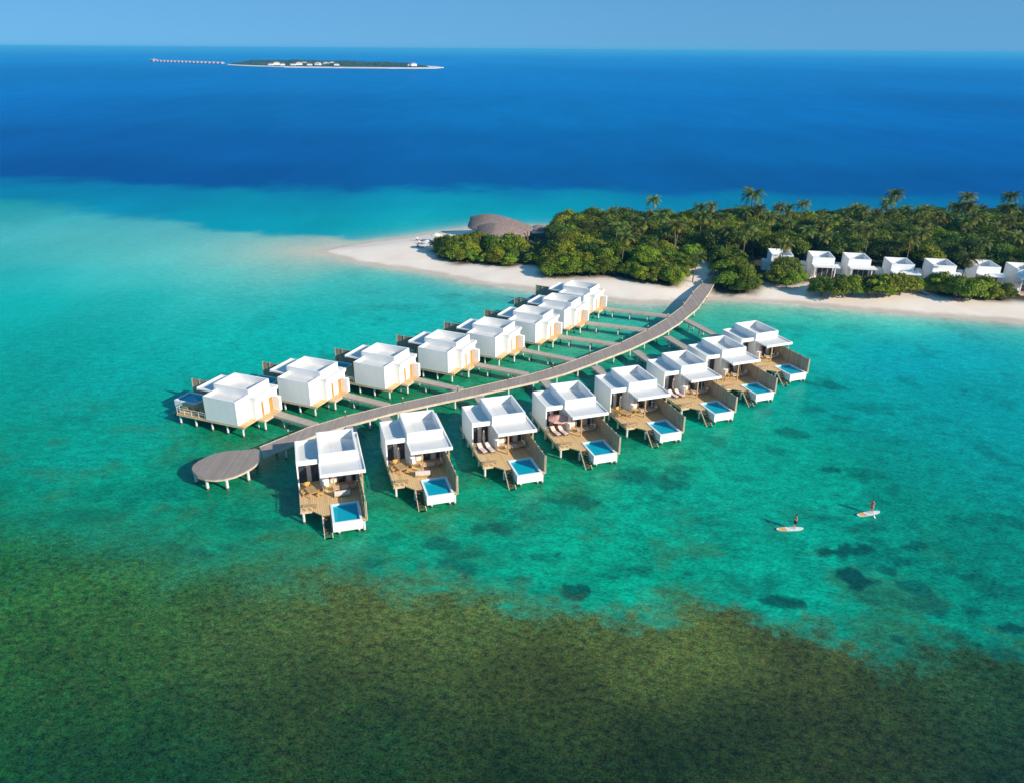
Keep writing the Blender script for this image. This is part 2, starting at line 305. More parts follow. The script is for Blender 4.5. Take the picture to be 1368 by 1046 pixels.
GREEN = [(570,705,46,16,.75),(690,700,44,12,.6),(640,745,44,10,.6),(500,745,50,14,.5),(420,770,60,14,.5),(820,760,60,10,.4),(940,790,60,10,.4),(300,590,70,26,.55),(400,548,50,14,.6),(520,528,64,14,.6),(640,503,50,10,.5),(720,482,50,8,.4),(530,672,56,16,.6),(640,648,60,18,.6),(760,612,60,18,.55),(860,580,56,14,.45),(960,540,50,10,.3),(330,650,60,16,.35),(440,715,60,12,.4)]

def rbf(anchors, X, Y, eps=0.0016):
    """smooth colour field through the anchors, in (azimuth, log distance)"""
    A = np.array([[*gp(a[0], a[1]), *lin(a[2:5])] for a in anchors])
    ua = np.arctan2(A[:, 0], A[:, 1]) * 1.1; va = np.log(np.hypot(A[:, 0], A[:, 1])) * 0.9
    u = np.arctan2(X, Y) * 1.1; v = np.log(np.hypot(X, Y) + 1e-6) * 0.9
    C = np.zeros((len(X), 3)); Wt = np.zeros(len(X))
    for i in range(len(A)):
        d2 = (u - ua[i]) ** 2 + (v - va[i]) ** 2
        wgt = 1.0 / (d2 + eps) ** 2.2
        C += wgt[:, None] * A[i, 2:5]; Wt += wgt
    return C / Wt[:, None]

GAIN = ((.22, .80, .82), (.4, 1.02, .92), (.9, .97, .85))
def sea_attributes(X, Y):
    wx = (fbm(X / 14, Y / 14, 3) - .5) * 6; wy = (fbm(X / 14, Y / 14, 9) - .5) * 6
    Dn = np.hypot(X, Y); wk = np.clip(Dn / 150, 0.6, 1.6)
    Xw, Yw = X + wx * wk, Y + wy * wk
    e1 = (fbm(X / 30, Y / 30, 41, 5) - .5) * 34 + (fbm(X / 5, Y / 9, 43) - .5) * 8
    m1 = sstep(-10, 12, poly_sd(X, Y, DEEP_P) + e1)[:, None]
    e2 = (fbm(X / 9, Y / 9, 47, 5) - .5) * 12
    sw = 1 + 1.2 * sstep(-95, -140, X); m2 = sstep(-4 * sw, 6 * sw, poly_sd(X, Y, SHOAL_P) + e2)[:, None]
    W = rbf(DEEPC, X, Y) * np.array(GAIN[0]); sh = rbf(SHELFC, Xw, Yw, .004) * np.array(GAIN[1]); lg = rbf(LAGC, Xw, Yw, .004) * np.array(GAIN[2])
    W = W * (1 - m1) + sh * m1; W = W * (1 - m2) + lg * m2
    # slow drift of depth and weed
    dr = fbm(Xw / 22, Yw / 40, 21) - .5
    W *= (1 + 0.16 * dr * sstep(500, 200, Dn))[:, None]
    far = sstep(300, 700, Dn); st = fbm(X / 260, Y / 900, 31, 5) - .5
    W *= (1 + 0.30 * far * st)[:, None]
    # shallow sand round the beach
    sd = -poly_sd(Xw * .25 + X * .75, Yw * .25 + Y * .75, LAND)
    width = 7 + 17 * sstep(-38, -56, X) * m2[:, 0]
    k = np.exp(-np.clip(sd, 0, None) / (width * .45)) * (sd < 110)
    wet = np.array(lin((196, 192, 172)))
    W = W * (1 - k[:, None]) + wet * k[:, None]
    # green weed under the villas
    gm = np.zeros(len(X))
    for px, py, rx, ry, s in GREEN:
        cx, cy = gp(px, py); ex = abs(gp(px + rx, py)[0] - cx); ey = abs(gp(px, py - ry)[1] - cy)
        q = ((Xw - cx) / ex) ** 2 + ((Yw - cy) / ey) ** 2
        gm = np.maximum(gm, s * np.exp(-q * 1.1))
    gm = np.clip(gm * 1.0, 0, 1) * sstep(.34, .60, fbm(X / 2.6, Y / 2.6, 55, 5))
    nl = .25 * sstep(260, 140, Dn) + .75 * sstep(112, 82, Dn)
    W *= (1 + nl * (.55 * (fbm(X / 2.4, Y / 2.8, 101, 5) - .5) + .45 * (fbm(X / 7, Y / 9, 111) - .5)))[:, None]
    loc_w = sstep(95, 70, Dn) + .7 * sstep(30, -10, X) * sstep(140, 110, Dn)
    gm = np.maximum(gm, .55 * np.clip(loc_w, 0, 1) * sstep(.54, .72, fbm(X / 4.2, Y / 4.2, 121, 5)))
    weed = np.array(lin((44, 100, 58)))
    W = W * (1 - gm[:, None]) + weed * gm[:, None]
    # dark coral heads
    pm = np.zeros(len(X)); n1 = fbm(X / 2.2, Y / 2.6, 77)
    for px, py, rx, ry, s in PATCH:
        cx, cy = gp(px, py); ex = abs(gp(px + rx, py)[0] - cx); ey = abs(gp(px, py - ry)[1] - cy)
        s = s * 1.15 if s < .62 else s
        q = np.sqrt(((X + wx * .35 - cx) / ex) ** 2 + ((Y + wy * .35 - cy) / ey) ** 2)
        pm = np.maximum(pm, s * sstep(1.15, .62, q + (n1 - .5) * 1.9 + (fbm(X / .8, Y / .9, 79) - .5) * .9))
    # scattered small heads over the lagoon floor
    near = sstep(240, 90, Dn)
    sc_ = fbm(X / 5.5, Y / 5.5, 91); pm = np.maximum(pm, 0.34 * near * sstep(.60, .70, sc_) * sstep(-60, 10, X + .35 * Y * 0 + 30))
    pm = np.clip(pm, 0, .92)
    dark = np.array(lin((0, 62, 58)))
    W = W * (1 - pm[:, None]) + dark * pm[:, None]
    # reef flat in the foreground
    RcC = rbf(RC, X, Y, .018) * np.array((1.12, .84, .42)) * (1 + .7 * (fbm(X / 3.5, Y / 3.5, 131, 5) - .5) + .6 * (fbm(X / 11, Y / 9, 141) - .5))[:, None]
    rs = poly_sd(X, Y, REEF) + (fbm(X / 5, Y / 4, 13) - .5) * 6 + (fbm(X / 1.3, Y / 1.3, 17) - .5) * 6
    soft = 3.0 + 6 * sstep(0, -40, X)
    rm = sstep(-soft, soft, rs)
    W = W * (1 - rm[:, None]) + RcC * rm[:, None]
    return W, np.maximum(rm, gm * .7)

az = np.radians(np.concatenate([np.arange(-180, -46, 6), np.arange(-46, 46.001, 0.17), np.arange(52, 180, 6)]))
ds = np.concatenate([[3, 12, 22, 30], np.exp(np.arange(math.log(36), math.log(420), 0.0052)), np.exp(np.linspace(math.log(425), math.log(40000), 110))])
na, nd = len(az), len(ds)
AZ, DS = np.meshgrid(az, ds); X = (np.sin(AZ) * DS).ravel(); Y = (np.cos(AZ) * DS).ravel()
Wc, Rm = sea_attributes(X, Y)
idx = np.arange(na * nd).reshape(nd, na)
a0 = idx[:-1, :]; a1 = idx[1:, :]
quads = np.stack([a0, np.roll(a0, -1, 1), np.roll(a1, -1, 1), a1], -1).reshape(-1, 4)
me = bpy.data.meshes.new('sea'); nv, nf = na * nd, len(quads)
me.vertices.add(nv); me.vertices.foreach_set('co', np.stack([X, Y, np.zeros(nv)], -1).ravel())
hub = idx[0, :][::-1]
me.loops.add(nf * 4 + na); me.loops.foreach_set('vertex_index', np.concatenate([quads[:, ::-1].ravel(), idx[0, ::-1]]).astype(np.int32)[:])
me.polygons.add(nf + 1); me.polygons.foreach_set('loop_start', np.concatenate([np.arange(nf) * 4, [nf * 4]]).astype(np.int32))
me.update(calc_edges=True); me.validate()
ca = me.color_attributes.new('sea_colour', 'FLOAT_COLOR', 'POINT'); ca.data.foreach_set('color', np.concatenate([Wc, np.ones((nv, 1))], 1).astype(np.float32).ravel())  # far out this also holds painted-in sky reflection and haze
ra = me.attributes.new('reef', 'FLOAT', 'POINT'); ra.data.foreach_set('value', Rm.astype(np.float32))
sea = bpy.data.objects.new('sea', me); COL.objects.link(sea); tag(sea, 'turquoise lagoon and deep blue sea over a dark reef flat', kind='structure')

def sea_material():
    m, nt, b = new_mat('sea_water'); L = nt.links.new
    at = N(nt, 'ShaderNodeAttribute', attribute_name='sea_colour'); rf = N(nt, 'ShaderNodeAttribute', attribute_name='reef')
    ge = N(nt, 'ShaderNodeNewGeometry')
    def mapped(sx, sy, rz):
        mp = N(nt, 'ShaderNodeMapping'); mp.inputs['Scale'].default_value = (sx, sy, 1); mp.inputs['Rotation'].default_value = (0, 0, rad(rz)); L(ge.outputs['Position'], mp.inputs[0]); return mp.outputs[0]
    def noise(vec, scale, detail=4, rough=.6, dist=0.0):
        n = N(nt, 'ShaderNodeTexNoise', Scale=scale, Detail=detail, Roughness=rough, Distortion=dist); L(vec, n.inputs['Vector']); return n.outputs['Fac']
    def mrange(v, a, b_, c, d):
        r = N(nt, 'ShaderNodeMapRange'); L(v, r.inputs['Value'])
        for k, x in zip(('From Min', 'From Max', 'To Min', 'To Max'), (a, b_, c, d)): r.inputs[k].default_value = x
        return r.outputs[0]
    def mul(a, b_):
        n = N(nt, 'ShaderNodeMath', operation='MULTIPLY'); L(a, n.inputs[0])
        if isinstance(b_, (int, float)): n.inputs[1].default_value = b_
        else: L(b_, n.inputs[1])
        return n.outputs[0]
    # bottom texture of the lagoon: gentle mottling, with ripple-refracted light painted in as pale streaks; of the reef: strong heads and gullies
    v1 = mapped(1, 1, 0); v2 = mapped(1.0, 1.6, 28)
    lag = mrange(noise(v2, .55, 7, .68), .36, .64, .74, 1.3)
    fine = mrange(noise(v2, 2.2, 6, .8, .5), .38, .62, .70, 1.36)
    reefn = mrange(noise(mapped(1, 1.25, 28), 1.25, 9, .78, .2), .38, .64, .36, 1.9)
    reef2 = mrange(noise(v1, 5.2, 5, .8, .2), .38, .64, .42, 1.9)
    lagf = mul(lag, fine); reeff = mul(reefn, reef2)
    mxf = N(nt, 'ShaderNodeMix', data_type='FLOAT'); L(rf.outputs['Fac'], mxf.inputs['Factor']); L(lagf, mxf.inputs['A']); L(reeff, mxf.inputs['B'])
    # the texture dies away in deep water
    cd = N(nt, 'ShaderNodeVectorMath', operation='LENGTH'); L(ge.outputs['Position'], cd.inputs[0])
    fade = mrange(cd.outputs['Value'], 85, 210, 1, .22)
    mf = N(nt, 'ShaderNodeMix', data_type='FLOAT'); L(fade, mf.inputs['Factor']); mf.inputs['A'].default_value = 1; L(mxf.outputs['Result'], mf.inputs['B'])
    vs = N(nt, 'ShaderNodeVectorMath', operation='SCALE'); L(at.outputs['Color'], vs.inputs[0]); L(mf.outputs['Result'], vs.inputs['Scale'])
    swl = mrange(noise(mapped(.03, .009, 2), 1, 6, .65), .3, .7, .90, 1.11)
    vs2 = N(nt, 'ShaderNodeVectorMath', operation='SCALE'); L(vs.outputs[0], vs2.inputs[0]); L(swl, vs2.inputs['Scale']); vs = vs2
    # weed hue shifts
    hs = N(nt, 'ShaderNodeHueSaturation'); L(vs.outputs[0], hs.inputs['Color'])
    hn = mrange(noise(v1, .9, 4), .3, .7, -.022, .03); ha = N(nt, 'ShaderNodeMath', operation='MULTIPLY_ADD'); L(hn, ha.inputs[0]); L(rf.outputs['Fac'], ha.inputs[1]); ha.inputs[2].default_value = .5
    L(ha.outputs[0], hs.inputs['Hue'])
    # ripples
    w1 = noise(mapped(1, 2.6, 24), 1.1, 6, .62, .4); w2 = noise(mapped(1, 1.7, -12), 3.2, 3, .6, .3); w3 = noise(mapped(1, 3, 15), .12, 3, .5)
    ad = N(nt, 'ShaderNodeMath', operation='MULTIPLY_ADD'); L(w2, ad.inputs[0]); ad.inputs[1].default_value = .35; L(w1, ad.inputs[2])
    ad2 = N(nt, 'ShaderNodeMath', operation='MULTIPLY_ADD'); L(w3, ad2.inputs[0]); ad2.inputs[1].default_value = 1.2; L(ad.outputs[0], ad2.inputs[2])
    bp = N(nt, 'ShaderNodeBump', Strength=.55, Distance=.16); L(ad2.outputs[0], bp.inputs['Height'])
    df = N(nt, 'ShaderNodeBsdfDiffuse'); L(hs.outputs[0], df.inputs['Color']); df.inputs['Roughness'].default_value = 0
    bp2 = N(nt, 'ShaderNodeBump', Strength=.55, Distance=.13); L(ad2.outputs[0], bp2.inputs['Height']); L(bp2.outputs[0], df.inputs['Normal'])
    gl = N(nt, 'ShaderNodeBsdfGlossy'); gl.inputs['Roughness'].default_value = .12; L(bp.outputs[0], gl.inputs['Normal']); gl.inputs['Color'].default_value = (1, 1, 1, 1)
    fr = N(nt, 'ShaderNodeFresnel', IOR=1.33); L(bp.outputs[0], fr.inputs['Normal'])
    frm = N(nt, 'ShaderNodeMath', operation='MINIMUM'); L(mul(fr.outputs[0], .42), frm.inputs[0]); frm.inputs[1].default_value = .042
    mx = N(nt, 'ShaderNodeMixShader'); L(frm.outputs[0], mx.inputs[0]); L(df.outputs[0], mx.inputs[1]); L(gl.outputs[0], mx.inputs[2])
    L(mx.outputs[0], nt.nodes['Material Output'].inputs['Surface'])
    return m
me.materials.append(sea_material())

# ------------------------------------------------------------------ the island ground
def ground_z(x, y):
    s = poly_sd(np.atleast_1d(np.array(x, float)), np.atleast_1d(np.array(y, float)), LAND)
    return np.where(s > 0, 1.1 * sstep(0, 13, s) + .012 * s.clip(0, 30), np.clip(s * .09, -1.5, 0))
gx = np.arange(-72, 300, 1.4); gy = np.arange(132, 300, 1.4)
GX, GY = np.meshgrid(gx, gy); GZ = ground_z(GX.ravel(), GY.ravel()) + (fbm(GX.ravel() / 5, GY.ravel() / 5, 5) - .5) * .16
gi = np.arange(GX.size).reshape(GX.shape)
gq = np.stack([gi[:-1, :-1], gi[:-1, 1:], gi[1:, 1:], gi[1:, :-1]], -1).reshape(-1, 4)
keep = (GZ[gq].max(1) > -.35); gq = gq[keep]
used = np.unique(gq); rem = -np.ones(GX.size, int); rem[used] = np.arange(len(used))
gm_ = bpy.data.meshes.new('beach'); gm_.from_pydata(np.stack([GX.ravel()[used], GY.ravel()[used], GZ[used]], -1).tolist(), [], rem[gq].tolist())
gm_.materials.append(M['sand']); _used = used; gm_.polygons.foreach_set('use_smooth', [True] * len(gm_.polygons))
beach = bpy.data.objects.new('beach', gm_); COL.objects.link(beach); tag(beach, 'pale pinkish sand of the island and its spit', kind='structure')
def gz(x, y): return float(ground_z(x, y)[0])

# ------------------------------------------------------------------ jetty and round platform
ZD = 1.8
JU = [(-33.2, 92.1), (-28.3, 98.0), (-24.0, 101.6), (-18.3, 105.4), (-12.4, 108.8), (-6.6, 112.0), (2.3, 117.5), (6.9, 121.0), (11.0, 124.7), (19.2, 132.8), (25.6, 140.6), (29.8, 146.6), (34.9, 155.3), (40.1, 167.5), (43.9, 175.0), (47.3, 184.2)]
JL = [(-32.0, 89.5), (-26.6, 95.7), (-22.2, 99.2), (-17.0, 103.0), (-11.2, 106.3), (-5.4, 109.5), (4.0, 115.0), (8.6, 118.4), (12.8, 122.2), (21.2, 130.4), (27.9, 138.2), (32.4, 144.8), (37.7, 153.9), (43.0, 166.2), (46.1, 174.3), (49.2, 183.7)]
jetty = empty('jetty', (-32.6, 90.8, 0), 0, 'long curving grey timber jetty running from the round platform to the island', 'jetty')
def parent_keep(o, root):
    o.parent = root; o.location = o.location - root.location
def ribbon(name, U, Lw, z, th, mat, root):
    # planks material runs along local Y, so each mesh is built in world space with its own uv-like planks by arc length
    b = MB()
    for i in range(len(U) - 1):
        b.poly([(*Lw[i], z), (*Lw[i + 1], z), (*U[i + 1], z), (*U[i], z)])
    return b
def strip_deck(b, U, Lw, z0, z1):
    n = len(U)
    for i in range(n - 1):
        b.poly([(*Lw[i], z1), (*Lw[i + 1], z1), (*U[i + 1], z1), (*U[i], z1)])
        b.poly([(*U[i], z0), (*U[i + 1], z0), (*Lw[i + 1], z0), (*Lw[i], z0)])
        b.poly([(*Lw[i], z0), (*Lw[i + 1], z0), (*Lw[i + 1], z1), (*Lw[i], z1)])
        b.poly([(*U[i + 1], z0), (*U[i], z0), (*U[i], z1), (*U[i + 1], z1)])
    b.poly([(*U[0], z0), (*Lw[0], z0), (*Lw[0], z1), (*U[0], z1)])
    b.poly([(*Lw[-1], z0), (*U[-1], z0), (*U[-1], z1), (*Lw[-1], z1)])
b = MB(); strip_deck(b, JU, JL, ZD - .16, ZD)
o = b.build('deck', planks('jetty_curve_planks', (0.30, 0.235, 0.195), (0.41, 0.33, 0.275), (0.2, 0.155, 0.125), 0.2, 0), None); parent_keep(o, jetty); o.location = (32.6, -90.8, 0)
def offs(A, B, t): return [(a[0] + (b_[0] - a[0]) * t, a[1] + (b_[1] - a[1]) * t) for a, b_ in zip(A, B)]
for side, (A, B) in enumerate(((JU, JL), (JL, JU))):
    b = MB(); O = offs(A, B, -.02); I = offs(A, B, .02)
    strip_deck(b, O if side == 0 else I, I if side == 0 else O, ZD - .30, ZD + .05)
    o = b.build('edge_beam', M['edge'], None); o.parent = jetty; o.location = (32.6, -90.8, 0)
def resample(P, step):
    out = []; acc = 0; nxt = step * .5
    for i in range(len(P) - 1):
        a, c = Vector(P[i]), Vector(P[i + 1]); l = (c - a).length
        while nxt <= acc + l:
            out.append((a + (c - a) * ((nxt - acc) / l), (c - a).normalized())); nxt += step
        acc += l
    return out
def stilt_mesh(b, x, y, top, r=.16, zb=-.8):
    b.cur = 0; b.tube([(x, y, .28), (x, y, top)], r, 10)
    b.cur = 1; b.tube([(x, y, zb), (x, y, .28)], r * 1.03, 10)
for (pu, d) in resample(offs(JU, JL, .12), 4.6):
    if gz(*pu) > .5: continue
    n = Vector((d.y, -d.x)); q2 = pu + n * 2.25
    for q in (pu, q2):
        b = MB(); stilt_mesh(b, 0, 0, ZD - .17, .14); o = b.build('stilt', [M['stilt'], M['stain']], jetty); o.location = (q.x + 32.6, q.y - 90.8, 0)
    b = MB(); L_ = (q2 - pu).length; Mx = Matrix.Translation(((pu.x + q2.x) / 2 + 32.6, (pu.y + q2.y) / 2 - 90.8, ZD - .27)) @ Matrix.Rotation(math.atan2(n.y, n.x), 4, 'Z')
    b.box(-L_ / 2 - .2, L_ / 2 + .2, -.09, .09, -.1, .1, Mx); b.build('cross_beam', M['wood'], jetty)
# small bollard lights on the jetty edge
for i, (pu, d) in enumerate(resample(offs(JU, JL, .05), 9.0)):
    if pu.y > 176: continue
    b = MB(); b.tube([(0, 0, 0), (0, 0, .75)], .06, 8); b.cur = 1; b.tube([(0, 0, .75), (0, 0, .92)], .085, 8)
    o = b.build('bollard_light', [M['brown'], M['offwhite']]); o.location = (pu.x, pu.y, ZD)
    tag(o, 'small dark bollard light along the left edge of the curving jetty', 'bollard', 'bollard lights along the jetty edge')

PC = Vector((-36.2, 87.1))
PLAT = [(-40.0, 85.9), (-40.2, 87.6), (-38.9, 90.0), (-36.9, 91.1), (-34.9, 91.2), (-33.3, 92.0), (-32.0, 89.4), (-32.2, 87.2), (-33.5, 84.7), (-35.4, 83.4), (-38.0, 83.7)]
plat = empty('round_platform', (PC.x, PC.y, 0), 0, 'rounded grey timber platform on white stilts at the seaward end of the jetty', 'platform')
def chaikin(P):
    out = []
    for i in range(len(P)):
        a, c = P[i], P[(i + 1) % len(P)]; out += [(a[0] * .75 + c[0] * .25, a[1] * .75 + c[1] * .25), (a[0] * .25 + c[0] * .75, a[1] * .25 + c[1] * .75)]
    return out
pl_loc = chaikin([(x - PC.x, y - PC.y) for x, y in PLAT])
b = MB(); b.prism([(x * .985, y * .985) for x, y in pl_loc], ZD - .1, ZD + .012); b.build('deck', planks('platform_planks', (0.27, 0.215, 0.185), (0.36, 0.295, 0.25), (0.18, 0.14, 0.12), 0.2, 0), plat)
b = MB(); b.prism(pl_loc, ZD - .30, ZD - .1); b.build('edge_beam', M['edge'], plat)
for x, y in [(-3.2, -1.4), (-1.2, -3.0), (1.2, -2.9), (3.2, -.9), (-.8, -.2), (1.6, .6), (-3.0, 1.8), (-.2, 3.1), (3.0, 2.9)]:
    b = MB(); stilt_mesh(b, 0, 0, ZD - .30, .19); o = b.build('stilt', [M['stilt'], M['stain']], plat); o.location = (x, y, 0)

# ------------------------------------------------------------------ villas over the water
def villa(name, mirror, seed):
    root = empty(name); tag(root, None, 'villa')
    B = lambda mb, nm, mt, par=root: mb.build(nm, mt, par, mirror)
    U1, UT, UR, YF, YB, YW = 2.66, 7.2, 7.6, -.65, 5.4, 5.2
    # deck
    b = MB(); b.prism([(0, 6.3), (0, -5.7), (1.35, -5.85), (2.35, -7.1), (3.34, -7.1), (3.34, -5.12), (7.0, -5.12), (7.0, 6.3)], ZD - .14, ZD); B(b, 'deck', M['deck'])
    b = MB(); b.box(6.66, 7.0, -9.1, -5.12, ZD - .14, ZD - .004); B(b, 'side_walk', M['deck'])
    b = MB()
    b.box(-.04, .10, -5.72, 6.3, ZD - .30, ZD - .14); b.box(.10, 1.3, -5.8, -5.68, ZD - .30, ZD - .14); b.box(6.9, 7.04, -9.1, 6.3, ZD - .30, ZD - .14)
    for yy in (-4.6, -2.2, .2, 2.6, 5.0): b.box(.10, 6.9, yy - .1, yy + .1, ZD - .29, ZD - .14)
    B(b, 'deck_beam', M['edge'])
    # low wing: walls, open glazed front
    b = MB(); zt = 5.4; t = .16
    b.box(0, t, .15, YW, ZD, zt); b.box(0, t, -.35, .15, 4.75, zt)               # outer wall + fascia return
    b.box(0, t, -.35, .15, ZD, 4.75)
    b.box(t, U1, YW - t, YW, ZD, zt)                                           # back wall
    b.box(t, U1 - .002, -.35, -.19, 4.78, zt)                                  # front fascia
    b.box(U1 - .16, U1 - .003, -.19, 1.0, ZD, 4.9)
    B(b, 'wing_wall', M['white'])
    b = MB(); b.box(t, U1 - .003, -.19, YW - t, 4.88, 4.98); B(b, 'wing_roof', M['roof'])
    g = MB(); g.box(t, U1 - .16, 1.0, 1.05, ZD, 4.88); gl = B(g, 'glass_door', M['glass'])
    g = MB()
    for xx in (t, 1.0, 1.62, U1 - .24): g.box(xx, xx + .08, .93, 1.0, ZD, 4.85)
    g.box(t + .08, U1 - .24, .94, 1.0, 4.70, 4.80); B(g, 'door_frame', M['brown'], gl)
    g = MB(); g.box(1.1, 1.6, .96, .99, ZD + .05, 4.6); B(g, 'curtain', M['cushion'], gl)
    # main block lower storey walls
    b = MB(); zl = 4.88
    b.box(U1, UR, YB + .0, 6.25, ZD, zl)                    # service strip at the back
    b.box(UR - .16, UR, YF, YB, ZD, zl)                     # far wall
    b.box(U1, U1 + .9, YF - .1, YF + .1, ZD, zl)            # white pier beside the terrace
    b.box(U1, U1 + .16, YF + .1, YB, ZD, zl)
    b.box(U1 + .12, U1 + .30, -1.9, YF - .1, ZD, 3.1)
    B(b, 'main_wall', M['white'])
    g = MB(); g.box(U1 + .9, UR - .16, YF + .55, YF + .6, ZD, zl); gl = B(g, 'glass_door', M['glass'])
    g = MB()
    for xx in (U1 + .92, 4.6, 5.5, 6.3, UR - .26): g.box(xx, xx + .08, YF + .47, YF + .55, ZD, zl)
    B(g, 'door_frame', M['wood'], gl)
    g = MB(); g.box(3.75, 4.5, YF + .5, YF + .53, ZD + .05, zl - .1); g.box(5.65, 6.25, YF + .5, YF + .53, ZD + .05, zl - .1); B(g, 'curtain', M['offwhite'], gl)
    # low roof with parapet around the tall block
    b = MB(); b.box(UT, UR + .06, -3.62, 6.32, 4.885, 4.94); b.box(U1 - .002, UT, YB, 6.32, 4.885, 4.94); B(b, 'canopy_slab', M['roof'])
    b = MB()
    b.box(UR + .06, UR + .18, -3.8, 6.44, 4.72, 5.12); b.box(U1 + .02, UR + .06, 6.32, 6.44, 4.60, 5.12); b.box(U1 + .02, U1 + .14, 5.42, 6.32, 4.94, 5.12)
    B(b, 'canopy_parapet', M['white'])
    # porch roof over the terrace
    b = MB(); b.box(U1 + .04, UT, -3.62, YF - .002, 4.842, 4.921); B(b, 'porch_roof', M['roof'])
    b = MB(); b.box(U1 - .1, UR + .06, -3.8, -3.62, 4.72, 5.12); b.box(U1 - .1, U1 + .04, -3.62, -.38, 4.78, 5.0); B(b, 'porch_fascia', M['white'])
    b = MB(); b.box(U1 + .04, UR, -3.6, YF - .1, 4.78, 4.84); B(b, 'porch_ceiling', M['wood'])
    for xx in (U1 + 1.35, UR - .25):
        b = MB(); b.box(xx - .08, xx + .08, -3.45, -3.29, ZD, 4.78); B(b, 'porch_post', M['wood'])
    # tall block
    b = MB(); z0, z1, t2 = 4.93, 6.17, .2
    b.box(U1, UT, YF, YF + t2, z0, z1); b.box(U1, UT, YB - t2, YB, z0, z1)
    b.box(U1, U1 + t2, YF + t2, YB - t2, z0, z1); b.box(UT - t2, UT, YF + t2, YB - t2, z0, z1)
    B(b, 'upper_wall', M['white'])
    b = MB(); b.box(U1 + t2, UT - t2, YF + t2, YB - t2, 4.96, 5.04); B(b, 'main_roof', M['roof'])
    b = MB(); b.box(4.2, 4.22, YF + t2, YB - t2, 5.04, 5.062); b.box(5.7, 5.72, YF + t2, YB - t2, 5.04, 5.062); B(b, 'roof_seam', M['offwhite'])
    # entrance
    b = MB(); b.box(6.52, 7.0, 6.25, 7.4, ZD, 3.95); B(b, 'entrance_wall', M['white'])
    b = MB(); b.box(5.58, 6.46, 6.25, 6.29, ZD, 3.95); d = B(b, 'entrance_door', M['door'])
    b = MB(); b.box(5.50, 5.58, 6.25, 6.33, ZD, 4.03); b.box(5.58, 6.52, 6.25, 6.33, 3.95, 4.03); B(b, 'frame', M['white'], d)
    b = MB(); b.box(5.66, 5.72, 6.29, 6.36, 2.7, 3.1); B(b, 'handle', M['metal'], d)
    b = MB(); b.box(4.0, 4.4, 6.25, 6.29, ZD + .05, 3.95); B(b, 'shutter', M['door'])
    b = MB(); b.box(U1 + .3, 6.52, 6.26, 7.35, ZD - .13, ZD + .012); B(b, 'entrance_deck', M['deck'])
    b = MB(); b.box(U1 + .25, 6.6, 7.35, 7.47, ZD - .36, ZD - .13); b.box(U1 + .22, U1 + .34, 6.3, 7.35, ZD - .36, ZD - .13); B(b, 'entrance_beam', M['edge'])
    # plunge pool
    b = MB(); x0, x1, y0, y1 = 3.36, 6.62, -9.3, -5.14; t3 = .24
    b.box(x0, x1, y0, y0 + t3, .76, 1.9); b.box(x0, x1, y1 - t3, y1, .76, 1.9)
    b.box(x0, x0 + t3, y0 + t3, y1 - t3, .76, 1.9); b.box(x1 - t3, x1, y0 + t3, y1 - t3, .76, 1.9); b.box(x0 + t3, x1 - t3, y0 + t3, y1 - t3, .76, .9)
    pool = B(b, 'pool_basin', M['white'])
    b = MB(); b.box(x0 + t3, x1 - t3, y0 + t3, y1 - t3, 1.5, 1.66); B(b, 'pool_water', M['poolwater'], pool)
    b = MB(); b.box(x0 + t3 - .002, x0 + t3 + .05, y0 + t3, y1 - t3, 1.4, 1.82); b.box(x0 + t3 + .05, x1 - t3 - .05, y0 + t3 - .002, y0 + t3 + .05, 1.4, 1.82)
    b.box(x1 - t3 - .05, x1 - t3 + .002, y0 + t3, y1 - t3, 1.4, 1.82); b.box(x0 + t3 + .05, x1 - t3 - .05, y1 - t3 - .05, y1 - t3 + .002, 1.4, 1.82); B(b, 'pool_tiling', M['pooltile'], pool)
    # privacy fence
    b = MB(); b.box(7.06, 7.13, -9.0, -.7, 1.75, 3.95); fe = B(b, 'privacy_fence', M['fence'])
    b = MB()
    for k in range(7): b.box(7.00, 7.05, -9.0 + k * 1.38, -8.92 + k * 1.38, ZD + .01, 3.98); b.box(7.14, 7.22, -9.0 + k * 1.38, -8.9 + k * 1.38, 1.5, 4.0)
    B(b, 'fence_post', M['edge'], fe)
    # stair to the water
    b = MB(); n = 9
    for k in range(n):
        yy = -7.12 - k * .28; zz = ZD - .05 - k * .25; b.box(2.46, 3.24, yy - .26, yy, zz - .05, zz)
    st = B(b, 'stair', M['brown'])  # darker timber paints in the shade that lies on the stair
    for xx in (2.38, 3.26):
        b = MB(); Mx = Matrix.Translation((xx, -7.1, ZD - .1)) @ Matrix.Rotation(math.atan2(.25, .28), 4, 'X')
        b.box(-.04, .04, -3.5, 0, -.12, .12, Mx); B(b, 'stringer', M['edge'], st)
    # rails along deck edge
    b = MB()
    for xx, yy in [(.08, -5.6), (.08, -4.3), (.08, -3.0), (.08, -1.7), (.08, -.6), (1.3, -5.75), (.7, -5.7)]: b.box(xx - .03, xx + .03, yy - .03, yy + .03, ZD, ZD + (.85 if mirror else .4))
    h = ZD + (.85 if mirror else .4)
    b.box(.04, .12, -5.65, -.55, h, h + .05); b.box(.12, 1.34, -5.78, -5.70, h, h + .05); b.box(.06, .10, -5.6, -.6, h - .3, h - .26)
    B(b, 'deck_rail', M['edge'] if not mirror else M['offwhite'])
    # stilts
    for xx, yy in [(.3, -5.4), (.3, -2.6), (.3, .3), (.3, 3.0), (.3, 5.7), (3.4, -5.0), (3.4, 5.9), (3.2, 7.2), (6.8, 7.2), (6.8, -8.8), (6.8, -5.0), (6.8, -1), (6.8, 3), (3.4, 1), (4.0, -8.7), (6.2, -8.7), (2.4, -6.9)]:
        top = .76 if yy < -8 and xx < 6.5 else ZD - .31
        b = MB(); stilt_mesh(b, (-xx if mirror else xx), yy, top, .15); b.build('stilt', [M['stilt'], M['stain']], root)
